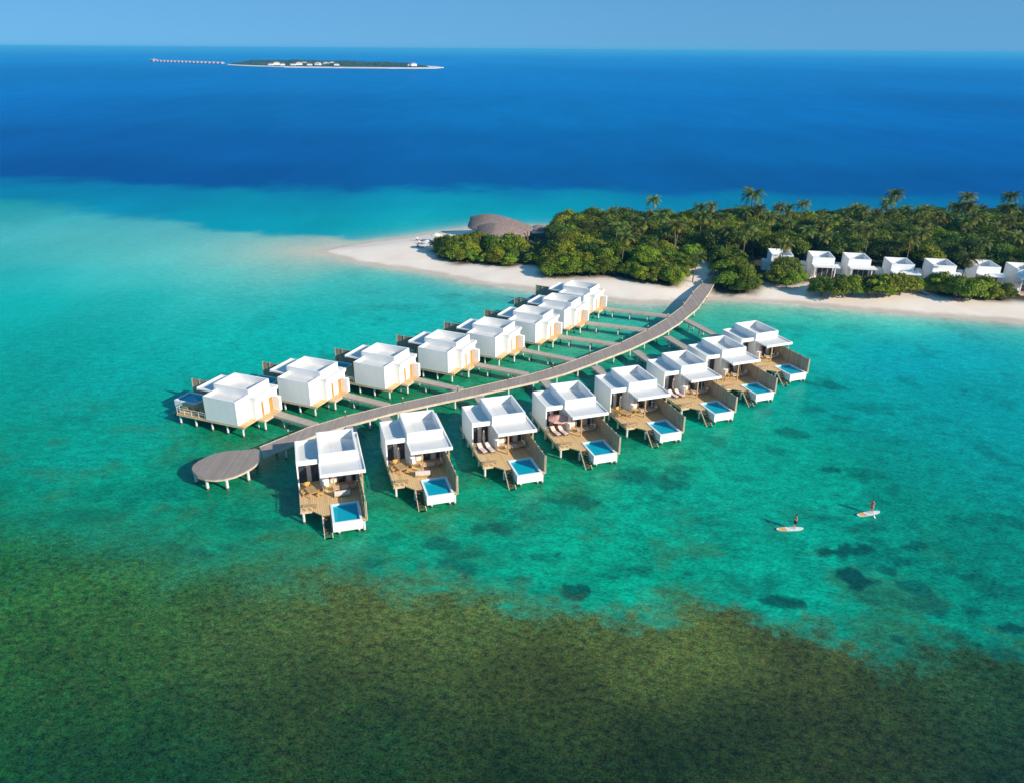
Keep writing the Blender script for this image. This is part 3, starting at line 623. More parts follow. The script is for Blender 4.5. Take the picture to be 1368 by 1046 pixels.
    return root

Pv = [(-25.49, 81.86), (-15.79, 87.55), (-5.28, 92.53), (4.53, 97.68), (14.09, 103.88), (22.95, 110.5), (30.87, 117.53), (38.57, 125.55)]
Lv = [(-38.1, 98.33), (-29.64, 105.18), (-19.6, 111.47), (-10.41, 118.19), (-2.9, 125.37), (4.07, 132.68), (9.62, 140.66), (14.01, 149.99)]
ORD = ['nearest to', 'second from', 'third from', 'fourth from', 'fifth from', 'sixth from', 'seventh from', 'farthest from']
ordn = ['first', 'second', 'third', 'fourth', 'fifth', 'sixth', 'seventh', 'eighth']
pj_end = [(470, 568), (513, 557), (640, 530), (727, 508), (795, 489), (849, 468.5), (890.5, 449), (917, 427)]
lj_end = [(421, 567), (517.7, 541), (616, 520), (704, 499.5), (772, 482), (833, 461), (871, 441.5), (902, 423)]

def walkway(A, Bp, wdt, label, group):
    A, Bp = Vector(A), Vector(Bp); d = Bp - A; L_ = d.length; rz = math.atan2(-d.x, d.y)
    root = empty('walkway', (A.x, A.y, 0), rz, label, 'walkway', group)
    b = MB(); b.box(-wdt / 2 + .06, wdt / 2 - .06, 0, L_, ZD - .12, ZD - .03); b.build('deck', M['walk'], root)
    for s in (-1, 1):
        b = MB(); b.box(s * wdt / 2, s * (wdt / 2 - .06), 0, L_ - .02, ZD - .34, ZD + .01); b.build('edge_beam', M['edge'], root)
    k = max(1, int(L_ / 3.4))
    for i in range(k):
        yy = L_ * (i + .5) / k
        for s in ((-1, 1) if L_ > 4 else (1,)):
            b = MB(); stilt_mesh(b, 0, 0, ZD - .13, .12); o = b.build('stilt', [M['stilt'], M['stain']], root); o.location = (s * (wdt / 2 - .25), yy, 0)
    return root

protoP = villa('pool_villa', False, 1); protoL = villa('pool_villa', True, 2)
PW = []      # world placement of the right-hand row: (origin, rz)
firstP = True
for i, (x, y) in enumerate(Pv):
    a = rad(-18.338 - .815 * (i + 1 - 4)); o = protoP if i == 0 else copy_tree(protoP)
    o.location = (x, y, 0); o.rotation_euler = (0, 0, -a); PW.append((Vector((x, y)), -a))
    o['label'] = f'white villa with plunge pool, {ORD[i]} the round platform in the right-hand row'
    o['group'] = 'white pool villas of the right-hand row'
    c, s = math.cos(-a), math.sin(-a); J = gp(*pj_end[i], ZD); dx, dy = J[0] - x, J[1] - y
    lx, ly = dx * c + dy * s, -dx * s + dy * c; lx2 = min(max(lx, 3.4), 6.2)
    st_ = (x + lx2 * c - 7.42 * s, y + lx2 * s + 7.42 * c)
    walkway(st_, J, 1.5, f'timber walkway behind the right-hand villa {ORD[i]} the round platform', 'walkways of the right-hand row')
for i, (x, y) in enumerate(Lv):
    aL = rad(-65.407 + .963 * (i + 1 - 4)); o = protoL if i == 0 else copy_tree(protoL)
    vx, vy = math.sin(aL), math.cos(aL)               # towards the open water
    ox, oy = x + vx * 5.15, y + vy * 5.15
    az_y = aL + math.pi; o.location = (ox, oy, 0); o.rotation_euler = (0, 0, -az_y)
    o['label'] = f'white boxy villa with orange door, {ORD[i]} the round platform in the left-hand row'
    o['group'] = 'white villas of the left-hand row'
    ux, uy = math.cos(aL), -math.sin(aL)
    st_ = (x + ux * 5.55 - vx * 2.33, y + uy * 5.55 - vy * 2.33)
    walkway(st_, gp(*lj_end[i], ZD), 1.45, f'timber walkway to the left-hand villa {ORD[i]} the round platform', 'walkways of the left-hand row')

# ------------------------------------------------------------------ furniture
def lounger(name='sun_lounger', cush='rose'):
    r = empty(name); tag(r, None, 'sun lounger')
    b = MB(); b.box(-.33, .33, -1.0, .95, .26, .33); b.build('frame', M['brown'], r)
    b = MB(); b.box(-.3, .3, -.98, .3, .33, .43); b.build('mattress', M[cush], r)
    b = MB(); Mx = Matrix.Translation((0, .3, .36)) @ Matrix.Rotation(rad(38), 4, 'X'); b.box(-.3, .3, 0, .75, -.03, .08, Mx); b.build('backrest', M[cush], r)
    for xx in (-.28, .28):
        for yy in (-.9, .85): b = MB(); b.box(xx - .03, xx + .03, yy - .03, yy + .03, 0, .26); b.build('leg', M['brown'], r)
    return r
def chair(name='deck_chair', cush='mustard'):
    r = empty(name); tag(r, None, 'chair')
    b = MB(); b.box(-.32, .32, -.32, .3, .36, .48); b.build('seat', M[cush], r)
    b = MB(); Mx = Matrix.Translation((0, .28, .42)) @ Matrix.Rotation(rad(-14), 4, 'X'); b.box(-.32, .32, 0, .08, 0, .5, Mx); b.build('backrest', M[cush], r)
    for xx in (-.30, .30):
        b = MB(); b.box(xx - .04, xx + .04, -.32, .28, .58, .63); b.build('armrest', M['wood'], r)
        for yy in (-.28, .24): b = MB(); b.box(xx - .035, xx + .035, yy - .035, yy + .035, 0, .58); b.build('leg', M['wood'], r)
    return r
def table(name, w_, l_, h_, top, legm='wood'):
    r = empty(name); tag(r, None, 'table')
    b = MB(); b.box(-w_ / 2, w_ / 2, -l_ / 2, l_ / 2, h_ - .06, h_); b.build('tabletop', M[top], r)
    for xx in (-1, 1):
        for yy in (-1, 1): b = MB(); x_, y_ = xx * (w_ / 2 - .08), yy * (l_ / 2 - .08); b.box(x_ - .04, x_ + .04, y_ - .04, y_ + .04, 0, h_ - .06); b.build('leg', M[legm], r)
    return r
def sofa():
    r = empty('outdoor_sofa'); tag(r, None, 'sofa')
    b = MB(); b.box(-.95, .95, -.42, .42, .12, .3); b.build('frame', M['wood'], r)
    b = MB(); b.box(-.9, -.02, -.4, .25, .3, .46); b.box(.02, .9, -.4, .25, .3, .46); b.build('seat_cushion', M['cushion'], r)
    b = MB(); b.box(-.9, .9, .25, .42, .3, .85); b.build('backrest', M['cushion'], r)
    for xx in (-.9, .9):
        for yy in (-.35, .35): b = MB(); b.box(xx - .04, xx + .04, yy - .04, yy + .04, 0, .12); b.build('leg', M['wood'], r)
    return r
def umbrella(name, mat, open_=True, r_=1.45):
    r = empty(name); tag(r, None, 'umbrella')
    b = MB(); b.tube([(0, 0, .06), (0, 0, 2.45)], .035, 8); b.build('pole', M['wood'], r)
    b = MB(); b.tube([(0, 0, 0), (0, 0, .08)], .3, 12); b.build('base', M['offwhite'], r)
    b = MB(); n = 8
    if open_:
        top = (0, 0, 2.55); P = [(math.cos(k * math.pi * 2 / n) * r_, math.sin(k * math.pi * 2 / n) * r_, 2.0) for k in range(n)]
        for k in range(n):
            p, q = P[k], P[(k + 1) % n]; b.poly([p, q, top]); b.poly([(p[0], p[1], 1.99), (0, 0, 2.52), (q[0], q[1], 1.99)])
            b.poly([(p[0], p[1], 1.85), (q[0], q[1], 1.85), q, p])
        c = b.build('canopy', M[mat], r)
        for k in range(n): bb = MB(); bb.tube([(0, 0, 2.5), (P[k][0] * .97, P[k][1] * .97, 1.99)], .012, 5); bb.build('rib', M['wood'], c)
    else:
        b.tube([(0, 0, .95), (0, 0, 1.3), (0, 0, 2.3), (0, 0, 2.55)], [.10, .19, .12, .03], 10); b.build('canopy', M[mat], r)
    return r
Pr = dict(lounger=lounger(), chair=chair(), chair2=chair('deck_chair', 'cushion'), table=table('dining_table', 1.1, 1.7, .74, 'wood'), low=table('low_table', .9, .9, .42, 'offwhite'), sofa=sofa(), bench=table('bench', .45, 1.6, .42, 'wood'),
          uo=umbrella('parasol', 'pink'), uc=umbrella('closed_parasol', 'canvas', False), ub=umbrella('beach_parasol', 'offwhite', True, 1.6))
def put(key, vi, lx, ly, rz, label, group=None):
    (o_, r0) = PW[vi]; c, s = math.cos(r0), math.sin(r0)
    return place(Pr[key], (o_.x + lx * c - ly * s, o_.y + lx * s + ly * c, ZD), r0 + rad(rz), label, group)
for i in range(8):
    who = f'pool villa {ORD[i]} the platform'
    # terrace under the porch roof
    put('low', i, 5.3, -2.0, 0, f'low white table under the porch of the {who}', 'porch tables')
    put('chair2', i, 4.35, -2.1, 90, f'cream armchair left of the porch table at the {who}', 'cream porch armchairs')
    put('chair2', i, 6.25, -2.0, -90, f'cream armchair right of the porch table at the {who}', 'cream porch armchairs')
    put('bench', i, 1.1, -5.2, 82, f'timber bench on the front deck corner of the {who}', 'front corner benches')
    if i in (2, 3, 5, 7):
        put('lounger', i, .95, -1.6, 12, f'left one of two pale sun loungers at the {who}', 'pale sun loungers on the decks')
        put('lounger', i, 2.0, -1.7, 12, f'right one of two pale sun loungers at the {who}', 'pale sun loungers on the decks')
    else:
        put('table', i, 1.45, -2.3, 20, f'timber dining table on the open deck of the {who}', 'deck dining tables')
        put('chair', i, .65, -2.1, 100, f'mustard chair left of the dining table at the {who}', 'mustard deck chairs')
        put('chair', i, 2.35, -2.6, -80, f'mustard chair right of the dining table at the {who}', 'mustard deck chairs')
        put('chair', i, 1.15, -1.0, 15, f'mustard chair behind the dining table at the {who}', 'mustard deck chairs')
    if i in (0, 1): put('sofa', i, 4.9 if i == 0 else 3.9, -3.3 if i == 0 else -4.0, 180 if i == 0 else 170, f'cream outdoor sofa beside the pool of the {who}')
    if i in (1, 2, 4, 5): put('uc', i, 1.5, -.6, 0, f'closed sand-coloured parasol standing on the deck of the {who}', 'closed parasols')
put('uo', 3, 1.6, -1.0, 0, 'open pink parasol over the loungers of the fourth pool villa')
# deck of the nearest left-hand villa
aL = rad(-65.407 - 2.89); vx, vy = math.sin(aL), math.cos(aL); ux, uy = math.cos(aL), -math.sin(aL)
for k, (uu, vv, key, lab) in enumerate([(1.2, 9.8, 'chair', 'mustard chair at the outer end of the nearest left-hand villa deck'), (1.2, 8.3, 'chair', 'mustard chair in the middle of the nearest left-hand villa deck'), (1.3, 7.0, 'chair', 'mustard chair beside the wall on the nearest left-hand villa deck'), (2.3, 8.6, 'table', 'timber table on the deck of the nearest left-hand villa')]):
    x, y = Lv[0]; place(Pr[key], (x + ux * uu + vx * vv, y + uy * uu + vy * vv, ZD), -aL + rad(90), lab)

# ------------------------------------------------------------------ beach villas
def beach_villa():
    r = empty('beach_villa'); tag(r, None, 'villa')
    # origin: ground under the front-left corner of the tall block; x right, y back
    b = MB(); W_, D_ = 4.9, 6.6
    b.box(0, .18, 0, D_, 0, 3.9); b.box(W_ - .18, W_, 0, D_, 0, 3.9); b.box(.18, W_ - .18, D_ - .18, D_, 0, 3.9); b.box(.18, 1.3, 0, .18, 0, 3.9)
    b.build('wall', M['white'], r)
    b = MB(); b.box(-1.1, -.002, 5.2, D_ + 1, 0, 2.6); b.build('rear_wing', M['white'], r)
    b = MB(); b.box(-1.0, -.1, 5.3, D_ + .9, 2.6, 2.65); b.build('wing_roof', M['roof'], r)
    b = MB(); z0, z1, t = 3.92, 5.3, .18
    b.box(0, W_, 0, t, z0, z1); b.box(0, W_, D_ - t, D_, z0, z1); b.box(0, t, t, D_ - t, z0, z1); b.box(W_ - t, W_, t, D_ - t, z0, z1); b.build('parapet', M['white'], r)
    b = MB(); b.box(t, W_ - t, t, D_ - t, 4.1, 4.18); b.build('main_roof', M['roof'], r)
    b = MB(); b.box(-.1, W_ + .8, -2.8, -.004, 3.62, 3.88); b.build('porch_roof', M['white'], r)
    for xx in (.3, 4.7): b = MB(); b.box(xx - .1, xx + .1, -2.6, -2.4, .35, 3.62); b.build('porch_post', M['white'], r)
    b = MB(); b.box(1.3, W_ - .18, .3, .35, .3, 3.8); g = b.build('glass_door', M['glass'], r)
    b = MB()
    for xx in (1.3, 2.5, 3.6, W_ - .26): b.box(xx, xx + .07, .22, .3, .3, 3.8)
    b.build('door_frame', M['offwhite'], g)
    b = MB(); b.box(-.3, W_ + .8, -3.2, -.003, 0, .35); b.build('terrace', M['deck'], r)
    return r
bv = beach_villa()
BV = [(340, 308, 0), (508, 318, 1), (655, 325, 2), (830, 345, 3), (1000, 350, 4), (1180, 355, 5), (1345, 367, 6)]
BVW = []
for i, (x, y, k) in enumerate(BV):
    wx_, wy_ = gp(x / 3.054 + 920, y / 3.054 + 240, 6.4); BVW.append((wx_, wy_))
    place(bv, (wx_, wy_, 1.1), rad(-9), f'white cube-like beach villa among the trees, {ordn[i]} from the jetty along the beach', 'beach villas along the shore')

# ------------------------------------------------------------------ thatched pavilion at the end of the island
def shell(b, A, Pk, Bp, W_, z_e, n=22, k=9, skew=.35, thick=.28):
    """leaf-shaped thatched shell: ridge A -> peak -> B, falling to the eaves on both sides"""
    A, Pk, Bp = Vector(A), Vector(Pk), Vector(Bp)
    ax = (Bp - A); ax.z = 0; L_ = ax.length; ax.normalize(); nn = Vector((-ax.y, ax.x, 0))
    rows = []
    for i in range(n + 1):
        t = i / n; tp = .42
        if t < tp: s = t / tp; R0 = A + (Pk - A) * s; zz = A.z + (Pk.z - A.z) * math.sin(s * math.pi / 2)
        else: s = (t - tp) / (1 - tp); R0 = Pk + (Bp - Pk) * s; zz = Pk.z + (Bp.z - Pk.z) * (1 - math.cos(s * math.pi / 2)) ** .9
        w_ = W_ * (math.sin(math.pi * (t ** .85)) ** .62 if 0 < t < 1 else 0.0) + .15
        row = []
        for j in range(-k, k + 1):
            q = j / k; sag = abs(q) ** 1.35
            p = Vector((R0.x, R0.y, 0)) + nn * (q * w_ * (1 if q > 0 else 1 + skew))
            row.append(Vector((p.x, p.y, zz + (z_e - zz) * sag)))
        rows.append(row)
    for off, flip in ((0, 0), (-thick, 1)):
        for i in range(n):
            for j in range(2 * k):
                q = [rows[i][j], rows[i + 1][j], rows[i + 1][j + 1], rows[i][j + 1]]; q = [(p.x, p.y, p.z + off) for p in q]
                b.poly(q if not flip else q[::-1])
    for i in range(n):
        for j in (0, 2 * k):
            a, c = rows[i][j], rows[i + 1][j]; q = [(a.x, a.y, a.z), (c.x, c.y, c.z), (c.x, c.y, c.z - thick), (a.x, a.y, a.z - thick)]; b.poly(q if j else q[::-1])
pav = empty('thatched_pavilion', (-3, 219, 1.1), 0, 'large leaf-shaped thatched pavilion roof rising above the bushes at the island end', 'pavilion')
def pchild(b, nm, mt, smooth=False):
    o = b.build(nm, mt, pav, smooth=smooth); o.location = (3, -219, -1.1); return o
def g3(px, py, z): return (*gp(px, py, z), z)
b = MB(); shell(b, g3(628, 290, 5.6), g3(656, 286.5, 7.0), g3(716, 305, 4.2), 5.4, 3.8); pchild(b, 'rear_roof', M['thatch'])
b = MB(); shell(b, g3(635, 303, 4.3), g3(664, 299, 5.9), g3(708, 310, 3.8), 4.8, 3.0, skew=.25); pchild(b, 'front_roof', M['thatch'])
b = MB(); shell(b, (4.6, 221.0, 4.2), (7.4, 220.6, 5.0), (10.4, 220.2, 4.4), 2.1, 3.8, skew=0); pchild(b, 'annex_roof', M['thatch'])
b = MB(); b.box(-9, 3.5, 217, 226, 1.0, 4.1); pchild(b, 'hall', M['brown'])
for x, y in [(-10.2, 219), (-10.4, 224), (-6, 215.6), (-1, 214.8), (4, 214.9), (5, 220)]:
    b = MB(); b.tube([(x, y, .6), (x, y, 4.3)], .18, 8); pchild(b, 'post', M['bark'])

# ------------------------------------------------------------------ vegetation
def leaf_mesh(name, pts, nrm, size, mat, aspect=.55, vals=None):
    n = len(pts); rnd = R_
    t = rnd.normal(size=(n, 3)); t -= nrm * (t * nrm).sum(1)[:, None]; t /= np.linalg.norm(t, axis=1)[:, None] + 1e-9
    bt = np.cross(nrm, t); sz = size * rnd.uniform(.65, 1.35, n)[:, None]
    a = pts - t * sz; c = pts + t * sz; bb = pts + bt * sz * aspect; d = pts - bt * sz * aspect
    V = np.stack([a, bb, c, d], 1).reshape(-1, 3)
    me = bpy.data.meshes.new(name); me.vertices.add(4 * n); me.vertices.foreach_set('co', V.ravel())
    me.loops.add(4 * n); me.loops.foreach_set('vertex_index', np.arange(4 * n, dtype=np.int32)); me.polygons.add(n); me.polygons.foreach_set('loop_start', (np.arange(n) * 4).astype(np.int32))
    me.update(calc_edges=True)
    v = rnd.uniform(0, 1, n) if vals is None else vals
    at = me.attributes.new('leaf', 'FLOAT', 'POINT'); at.data.foreach_set('value', np.repeat(v, 4).astype(np.float32))
    me.materials.append(mat); return me
def crown_points(n, rx, rz, zc, lobes, lobe_r, squash=.75):
    """leaf positions on a heap of lobes of uneven size"""
    C = []; 
    for k in range(lobes):
        th = R_.uniform(0, 2 * math.pi); u = R_.uniform(-.35, 1.0); rr = math.sqrt(max(0, 1 - u * u)) * R_.uniform(.55, 1.0)
        C.append((math.cos(th) * rr * rx * .78, math.sin(th) * rr * rx * .78, zc + u * rz * R_.uniform(.6, .9), lobe_r * R_.uniform(.6, 1.25), R_.uniform(-.22, .22)))
    C = np.array(C); pk = R_.randint(0, lobes, n)
    d = R_.normal(size=(n, 3)); d[:, 2] = np.abs(d[:, 2]) * .9 - .25 * (R_.uniform(size=n) < .4); d /= np.linalg.norm(d, axis=1)[:, None]
    rr = C[pk, 3] * (1 - .45 * R_.uniform(0, 1, n) ** 2) * (1 + .25 * R_.normal(size=n) * .4)
    P_ = C[pk, :3] + d * rr[:, None] * np.array([1, 1, squash])
    nr = d + R_.normal(size=(n, 3)) * .45; nr /= np.linalg.norm(nr, axis=1)[:, None]
    val = np.clip(.5 + C[pk, 4] + R_.normal(size=n) * .2, 0, 1)
    P_[:, 2] = np.maximum(P_[:, 2], .05 + R_.uniform(0, .3, n))
    return P_, nr, val
def tree_proto(name, mat, rx, h, kind, nleaf=3200, size=.26):
    r = empty(name); tag(r, None, 'bush' if kind == 'bush' else 'tree')
    if kind == 'bush': P_, nr, v = crown_points(nleaf, rx, h * .55, h * .36, 26, rx * .36)
    else: P_, nr, v = crown_points(nleaf, rx, h * .42, h * .50, 30, rx * .40)
    me_ = leaf_mesh('crown', P_, nr, size, mat, vals=v)
    o = bpy.data.objects.new('crown', me_); COL.objects.link(o); o.parent = r
    b = MB(); tilt = R_.uniform(-.4, .4, 2)
    b.tube([(0, 0, -.3), (tilt[0] * .5, tilt[1] * .5, h * .3), (tilt[0], tilt[1], h * .62)], [.22, .16, .08], 7)
    for k in range(5):
        th = k * 1.257 + R_.uniform(-.3, .3); z0 = h * R_.uniform(.22, .45)
        b.tube([(tilt[0] * .6, tilt[1] * .6, z0), (math.cos(th) * rx * .35, math.sin(th) * rx * .35, z0 + h * .15), (math.cos(th) * rx * .65, math.sin(th) * rx * .65, z0 + h * .3)], [.10, .07, .03], 5)
    b.build('trunk', M['bark'], r)
    return r
def palm_proto(h, nf=19, fl=2.9, old=0):
    r = empty('palm_tree'); tag(r, None, 'palm')
    lean = R_.uniform(-.9, .9, 2)
    pts = [(lean[0] * (t ** 1.6), lean[1] * (t ** 1.6), h * t) for t in np.linspace(0, 1, 7)]
    b = MB(); b.tube([(0, 0, -.4)] + pts[1:], [.22, .17, .15, .14, .13, .12, .12], 8); b.build('trunk', M['bark'], r)
    top = Vector(pts[-1])
    for nm, cnt, m_, el_lo, el_hi in (('frond_crown', nf, 'frond', -.15, 1.25), ('old_frond', old, 'frondold', -.9, -.35)):
        if not cnt: continue
        V = []; Fc = []; vals = []
        for k in range(cnt):
            th = k * 2.399 + R_.uniform(-.2, .2); el = el_lo + (el_hi - el_lo) * ((k + .5) / cnt) ** .8; L_ = fl * R_.uniform(.85, 1.12) * (.8 if nm == 'old_frond' else 1); fv = R_.uniform(.15, .9)
            dirh = Vector((math.cos(th), math.sin(th), 0)); side = Vector((-dirh.y, dirh.x, 0)); n = 15; p = top.copy(); a = el; prev = p
            for q in range(n):
                t = q / (n - 1); a = el - 1.75 * t ** 1.4 * (1 if el < .9 else .8); d = dirh * math.cos(a) + Vector((0, 0, math.sin(a))); p = prev + d * (L_ / n)
                up = (side.cross(d)).normalized(); up = up if up.z > 0 else -up
                ll = .78 * math.sin(math.pi * (.12 + .86 * t)) ** .7 + .05
                for sg in (-1, 1):
                    dr = (side * sg * .86 + d * .5 - Vector((0, 0, .42))).normalized()
                    i0 = len(V); wv = d * .085
                    V += [tuple(p - wv), tuple(p + wv), tuple(p + dr * ll + wv * .3), tuple(p + dr * ll - wv * .4)]
                    Fc.append([i0, i0 + 1, i0 + 2, i0 + 3]); vals += [min(1, max(0, fv + R_.uniform(-.12, .12)))] * 4
                i0 = len(V); V += [tuple(prev + side * .03), tuple(prev - side * .03), tuple(p - side * .02), tuple(p + side * .02)]; Fc.append([i0, i0 + 1, i0 + 2, i0 + 3]); vals += [.8] * 4
                prev = p
        me_ = bpy.data.meshes.new(nm); me_.from_pydata(V, [], Fc); at = me_.attributes.new('leaf', 'FLOAT', 'POINT'); at.data.foreach_set('value', vals); me_.materials.append(M[m_])
        o = bpy.data.objects.new(nm, me_); COL.objects.link(o); o.parent = r
    return r
bushes = [tree_proto('beach_bush', M['leaf'], 3.3, 4.6, 'bush', 4600, .20) for _ in range(4)]
trees = [tree_proto('broadleaf_tree', M['leaf'] if k % 2 == 0 else M['leafdark'], 4.3, 7.6, 'tree', 5600, .24) for k in range(6)]
palms = [palm_proto(7.4 + k * .5, 24, 3.1, old=(4 if k % 2 == 0 else 0)) for k in range(5)]

VEG_F = [(572, 338), (583, 348), (611, 354), (640, 355), (680, 361), (703, 357), (716, 360), (725, 373), (760, 374), (823, 374), (853, 381), (908, 385), (919, 377), (925, 352), (946, 352), (948, 390), (985, 392), (1008, 391), (1028, 381), (1051, 386), (1075, 381), (1100, 376), (1160, 376), (1180, 380), (1230, 385), (1251, 398), (1290, 400), (1323, 405), (1359, 405), (1420, 412)]
VEG_B = [(1440, 300), (1200, 306), (1050, 308), (900, 308), (820, 304), (760, 307), (715, 312), (660, 316), (620, 322), (600, 325), (585, 330)]
VEG = [gp(x, y, 1.0) for x, y in VEG_F] + [(200, 165), (215, 265)] + [gp(x, y, 1.0) for x, y in VEG_B]
# keep-clear zones: pavilion and beach villas and the jetty path
CLEAR = [[(-13, 214.5), (9, 211.5), (13, 226), (-10, 231)]]
for (x, y) in BVW:
    c, s = math.cos(rad(-9)), math.sin(rad(-9)); CLEAR.append([(x + a * c - d_ * s, y + a * s + d_ * c) for a, d_ in ((-3.4, 13), (-3.4, 2), (-.8, -8.5), (6.4, -8.5), (6.4, 8.5), (2, 13))])
CLEAR.append([(44.2, 172), (49.2, 172), (52.4, 190), (47.8, 190)])
def ok(x, y, rr):
    X_, Y_ = np.array([x]), np.array([y])
    if poly_sd(X_, Y_, VEG)[0] < rr * .6: return False
    return all(poly_sd(X_, Y_, z)[0] < -rr * .45 for z in CLEAR)
VEGX = VEG
PL = []
GLAB = {('bush', 0): 'rounded green bush at the sandy front edge of the wood left of the jetty', ('bush', 1): 'rounded green bush at the sandy front edge of the wood right of the jetty',
        ('tree', 0): 'broadleaf tree in the dense wood between pavilion and jetty', ('tree', 1): 'broadleaf tree in the dense wood behind the beach villas',
        ('palm', 0): 'coconut palm rising from the wood between pavilion and jetty', ('palm', 1): 'coconut palm rising from the wood behind the beach villas'}
def zone(x): return 0 if x < 46 else 1
def where(x, y):
    if x < 46:
        for lim, pos in ((-14, 'left of the pavilion'), (-3, 'below the pavilion'), (6, 'at the right end of the pavilion'), (14, 'behind the last left-hand villa'), (22, 'right of the last left-hand villa'), (32, 'halfway from pavilion to jetty'), (47, 'just left of the jetty end')):
            if x * 215 / y < lim: break
    else:
        k = min(range(7), key=lambda i: abs(BVW[i][0] / BVW[i][1] - x / y))
        pos = f'near the {ordn[k]} beach villa' if x > 55 else 'just right of the jetty end'
    dd = poly_sd(np.array([x]), np.array([y]), VEG)[0]
    return pos, ('at the sandy edge' if dd < 4.2 and y < 225 else 'in the second row' if dd < 9 and y < 225 else 'in the near half of the wood' if y < 222 else 'in the far half of the wood' if dd > 8 else 'along the far shore')
ADJ = {'bush': 'rounded green bush', 'tree': 'dense broadleaf tree', 'palm': 'coconut palm'}
def add_tree(kind, x, y, sc_=1.0, label=None):
    z = gz(x, y); pr = {'bush': bushes, 'tree': trees, 'palm': palms}[kind]; p = pr[R_.randint(len(pr))]
    pos, dep = where(x, y); lab = f'{ADJ[kind]} {dep}, {pos}'.replace(' of the wood, ', ' of the wood ').replace('the right end of the pavilion', 'the pavilion end')
    s3 = (sc_ * R_.uniform(.92, 1.12), sc_ * R_.uniform(.92, 1.12), sc_)
    place(p, (x, y, z), R_.uniform(0, 6.28), lab, {'bush': 'bushes along the beach', 'tree': 'broadleaf trees of the island wood', 'palm': 'palms of the island wood'}[kind] + (' left of the jetty' if zone(x) == 0 else ' right of the jetty'), s3)
    PL.append((x, y))
# rows of bushes along the beach edge
vf = [gp(x, y, 1.0) for x, y in VEG_F]
for off, step, lo, hi in ((2.6, 3.3, .72, .98), (6.2, 4.0, .95, 1.2)):
    for (p, d) in resample(vf, step):
        nx, ny = -d.y, d.x
        x, y = p.x + nx * off + R_.uniform(-.6, .6), p.y + ny * off + R_.uniform(-.6, .6)
        if x > 165 or any(poly_sd(np.array([x]), np.array([y]), z)[0] > -1.9 for z in CLEAR): continue
        add_tree('bush', x, y, R_.uniform(lo, hi) * (.82 if x < 8 else 1.0 if x < 60 else .85))
for px, py, s_ in [(600, 341, 1.15), (620, 338, 1.1), (590, 337, .9), (640, 338, 1.15), (655, 340, 1.1), (675, 340, 1.15), (692, 341, 1.0), (740, 354, 1.3), (760, 356, 1.35), (780, 350, 1.4)]:
    x, y = gp(px, py, 1.0); add_tree('bush', x, y, s_)
# bushes either side of the jetty landing and in front of the beach villas
for px, py, s_ in [(918, 370, .95), (920, 360, 1.05), (968, 376, 1.0), (966, 362, 1.1), (972, 388, .9), (930, 347, 1.1), (958, 345, 1.1),(1103, 399, .9), (1118, 401, .95), (1132, 400, .95), (1143, 399, .85), (1166, 400, .9), (1180, 402, 1.05), (1194, 402, 1.1), (1208, 401, 1.0), (1222, 399, .85), (1258, 399, .95), (1272, 401, .85), (1288, 406, 1.0), (1303, 408, 1.0), (1318, 405, .95), (1335, 408, .62), (1350, 408, .7), (1040, 386, .95), (1055, 389, .9), (1068, 386, .8), (1262, 395, .75), (1300, 402, .8)]:
    x, y = gp(px, py, .8); add_tree('bush', x, y + 2.4, s_ * (1.12 if px > 1080 else 1))
# the wood
tries = 0; nt_t = nt_p = 0; pts = [(p[0], p[1], 2.4) for p in PL]
while tries < 26000 and (nt_t < 285 or nt_p < 120):
    tries += 1
    x, y = R_.uniform(-26, 205), R_.uniform(160, 285); palm = (R_.uniform() < (0 if x * 215 / y < 26 else .22))
    if palm and nt_p >= 120 or not palm and nt_t >= 285: continue
    if abs(math.degrees(math.atan2(x, y))) > 36.5: continue
    rr = 2.2 if palm else 3.0
    if x < 12 and y < 235: continue
    if not ok(x, y, 3.2 if not palm else 2.2): continue
    if any((x - a) ** 2 + (y - c) ** 2 < ((rr + r2) * .66) ** 2 for a, c, r2 in pts): continue
    pts.append((x, y, rr))
    if palm: nt_p += 1; add_tree('palm', x, y, R_.uniform(.74, .95))
    else: nt_t += 1; add_tree('tree', x, y, (R_.uniform(.72, .88) if x < 28 else R_.uniform(.76, .98)))
print('trees', nt_t, nt_p, tries, len(PL))
for px, py, s_ in [(1000, 318, 1.3), (925, 378, .75), (1277, 395, .95), (835, 352, .85), (1190, 306, 1.15), (1345, 306, 1.15), (1280, 308, 1.05), (1040, 372, .8), (1105, 352, .85)]:
    x, y = gp(px, py, 1.0); add_tree('palm', x, y, s_)
x, y = gp(1049, 378, 1.0); add_tree('tree', x, y, .8)
soil = sstep(-1.0, 2.5, poly_sd(GX.ravel()[used], GY.ravel()[used], VEG) + (fbm(GX.ravel()[used] / 3, GY.ravel()[used] / 3, 61) - .5) * 3)
sa_ = gm_.attributes.new('litter', 'FLOAT', 'POINT'); sa_.data.foreach_set('value', soil.astype(np.float32))
st_n = M['sand'].node_tree; _b = st_n.nodes['Principled BSDF']; _src = _b.inputs['Base Color'].links[0].from_socket
_at = N(st_n, 'ShaderNodeAttribute', attribute_name='litter'); _mx = N(st_n, 'ShaderNodeMix', data_type='RGBA'); _mx.inputs['B'].default_value = (0.05, 0.042, 0.022, 1)
_ge = N(st_n, 'ShaderNodeNewGeometry'); _sz = N(st_n, 'ShaderNodeSeparateXYZ'); _wn = N(st_n, 'ShaderNodeTexNoise', Scale=.25, Detail=5); st_n.links.new(_ge.outputs['Position'], _sz.inputs[0]); st_n.links.new(_ge.outputs['Position'], _wn.inputs['Vector'])
_wa = N(st_n, 'ShaderNodeMath', operation='MULTIPLY_ADD'); st_n.links.new(_wn.outputs['Fac'], _wa.inputs[0]); _wa.inputs[1].default_value = -.25; st_n.links.new(_sz.outputs[2], _wa.inputs[2])
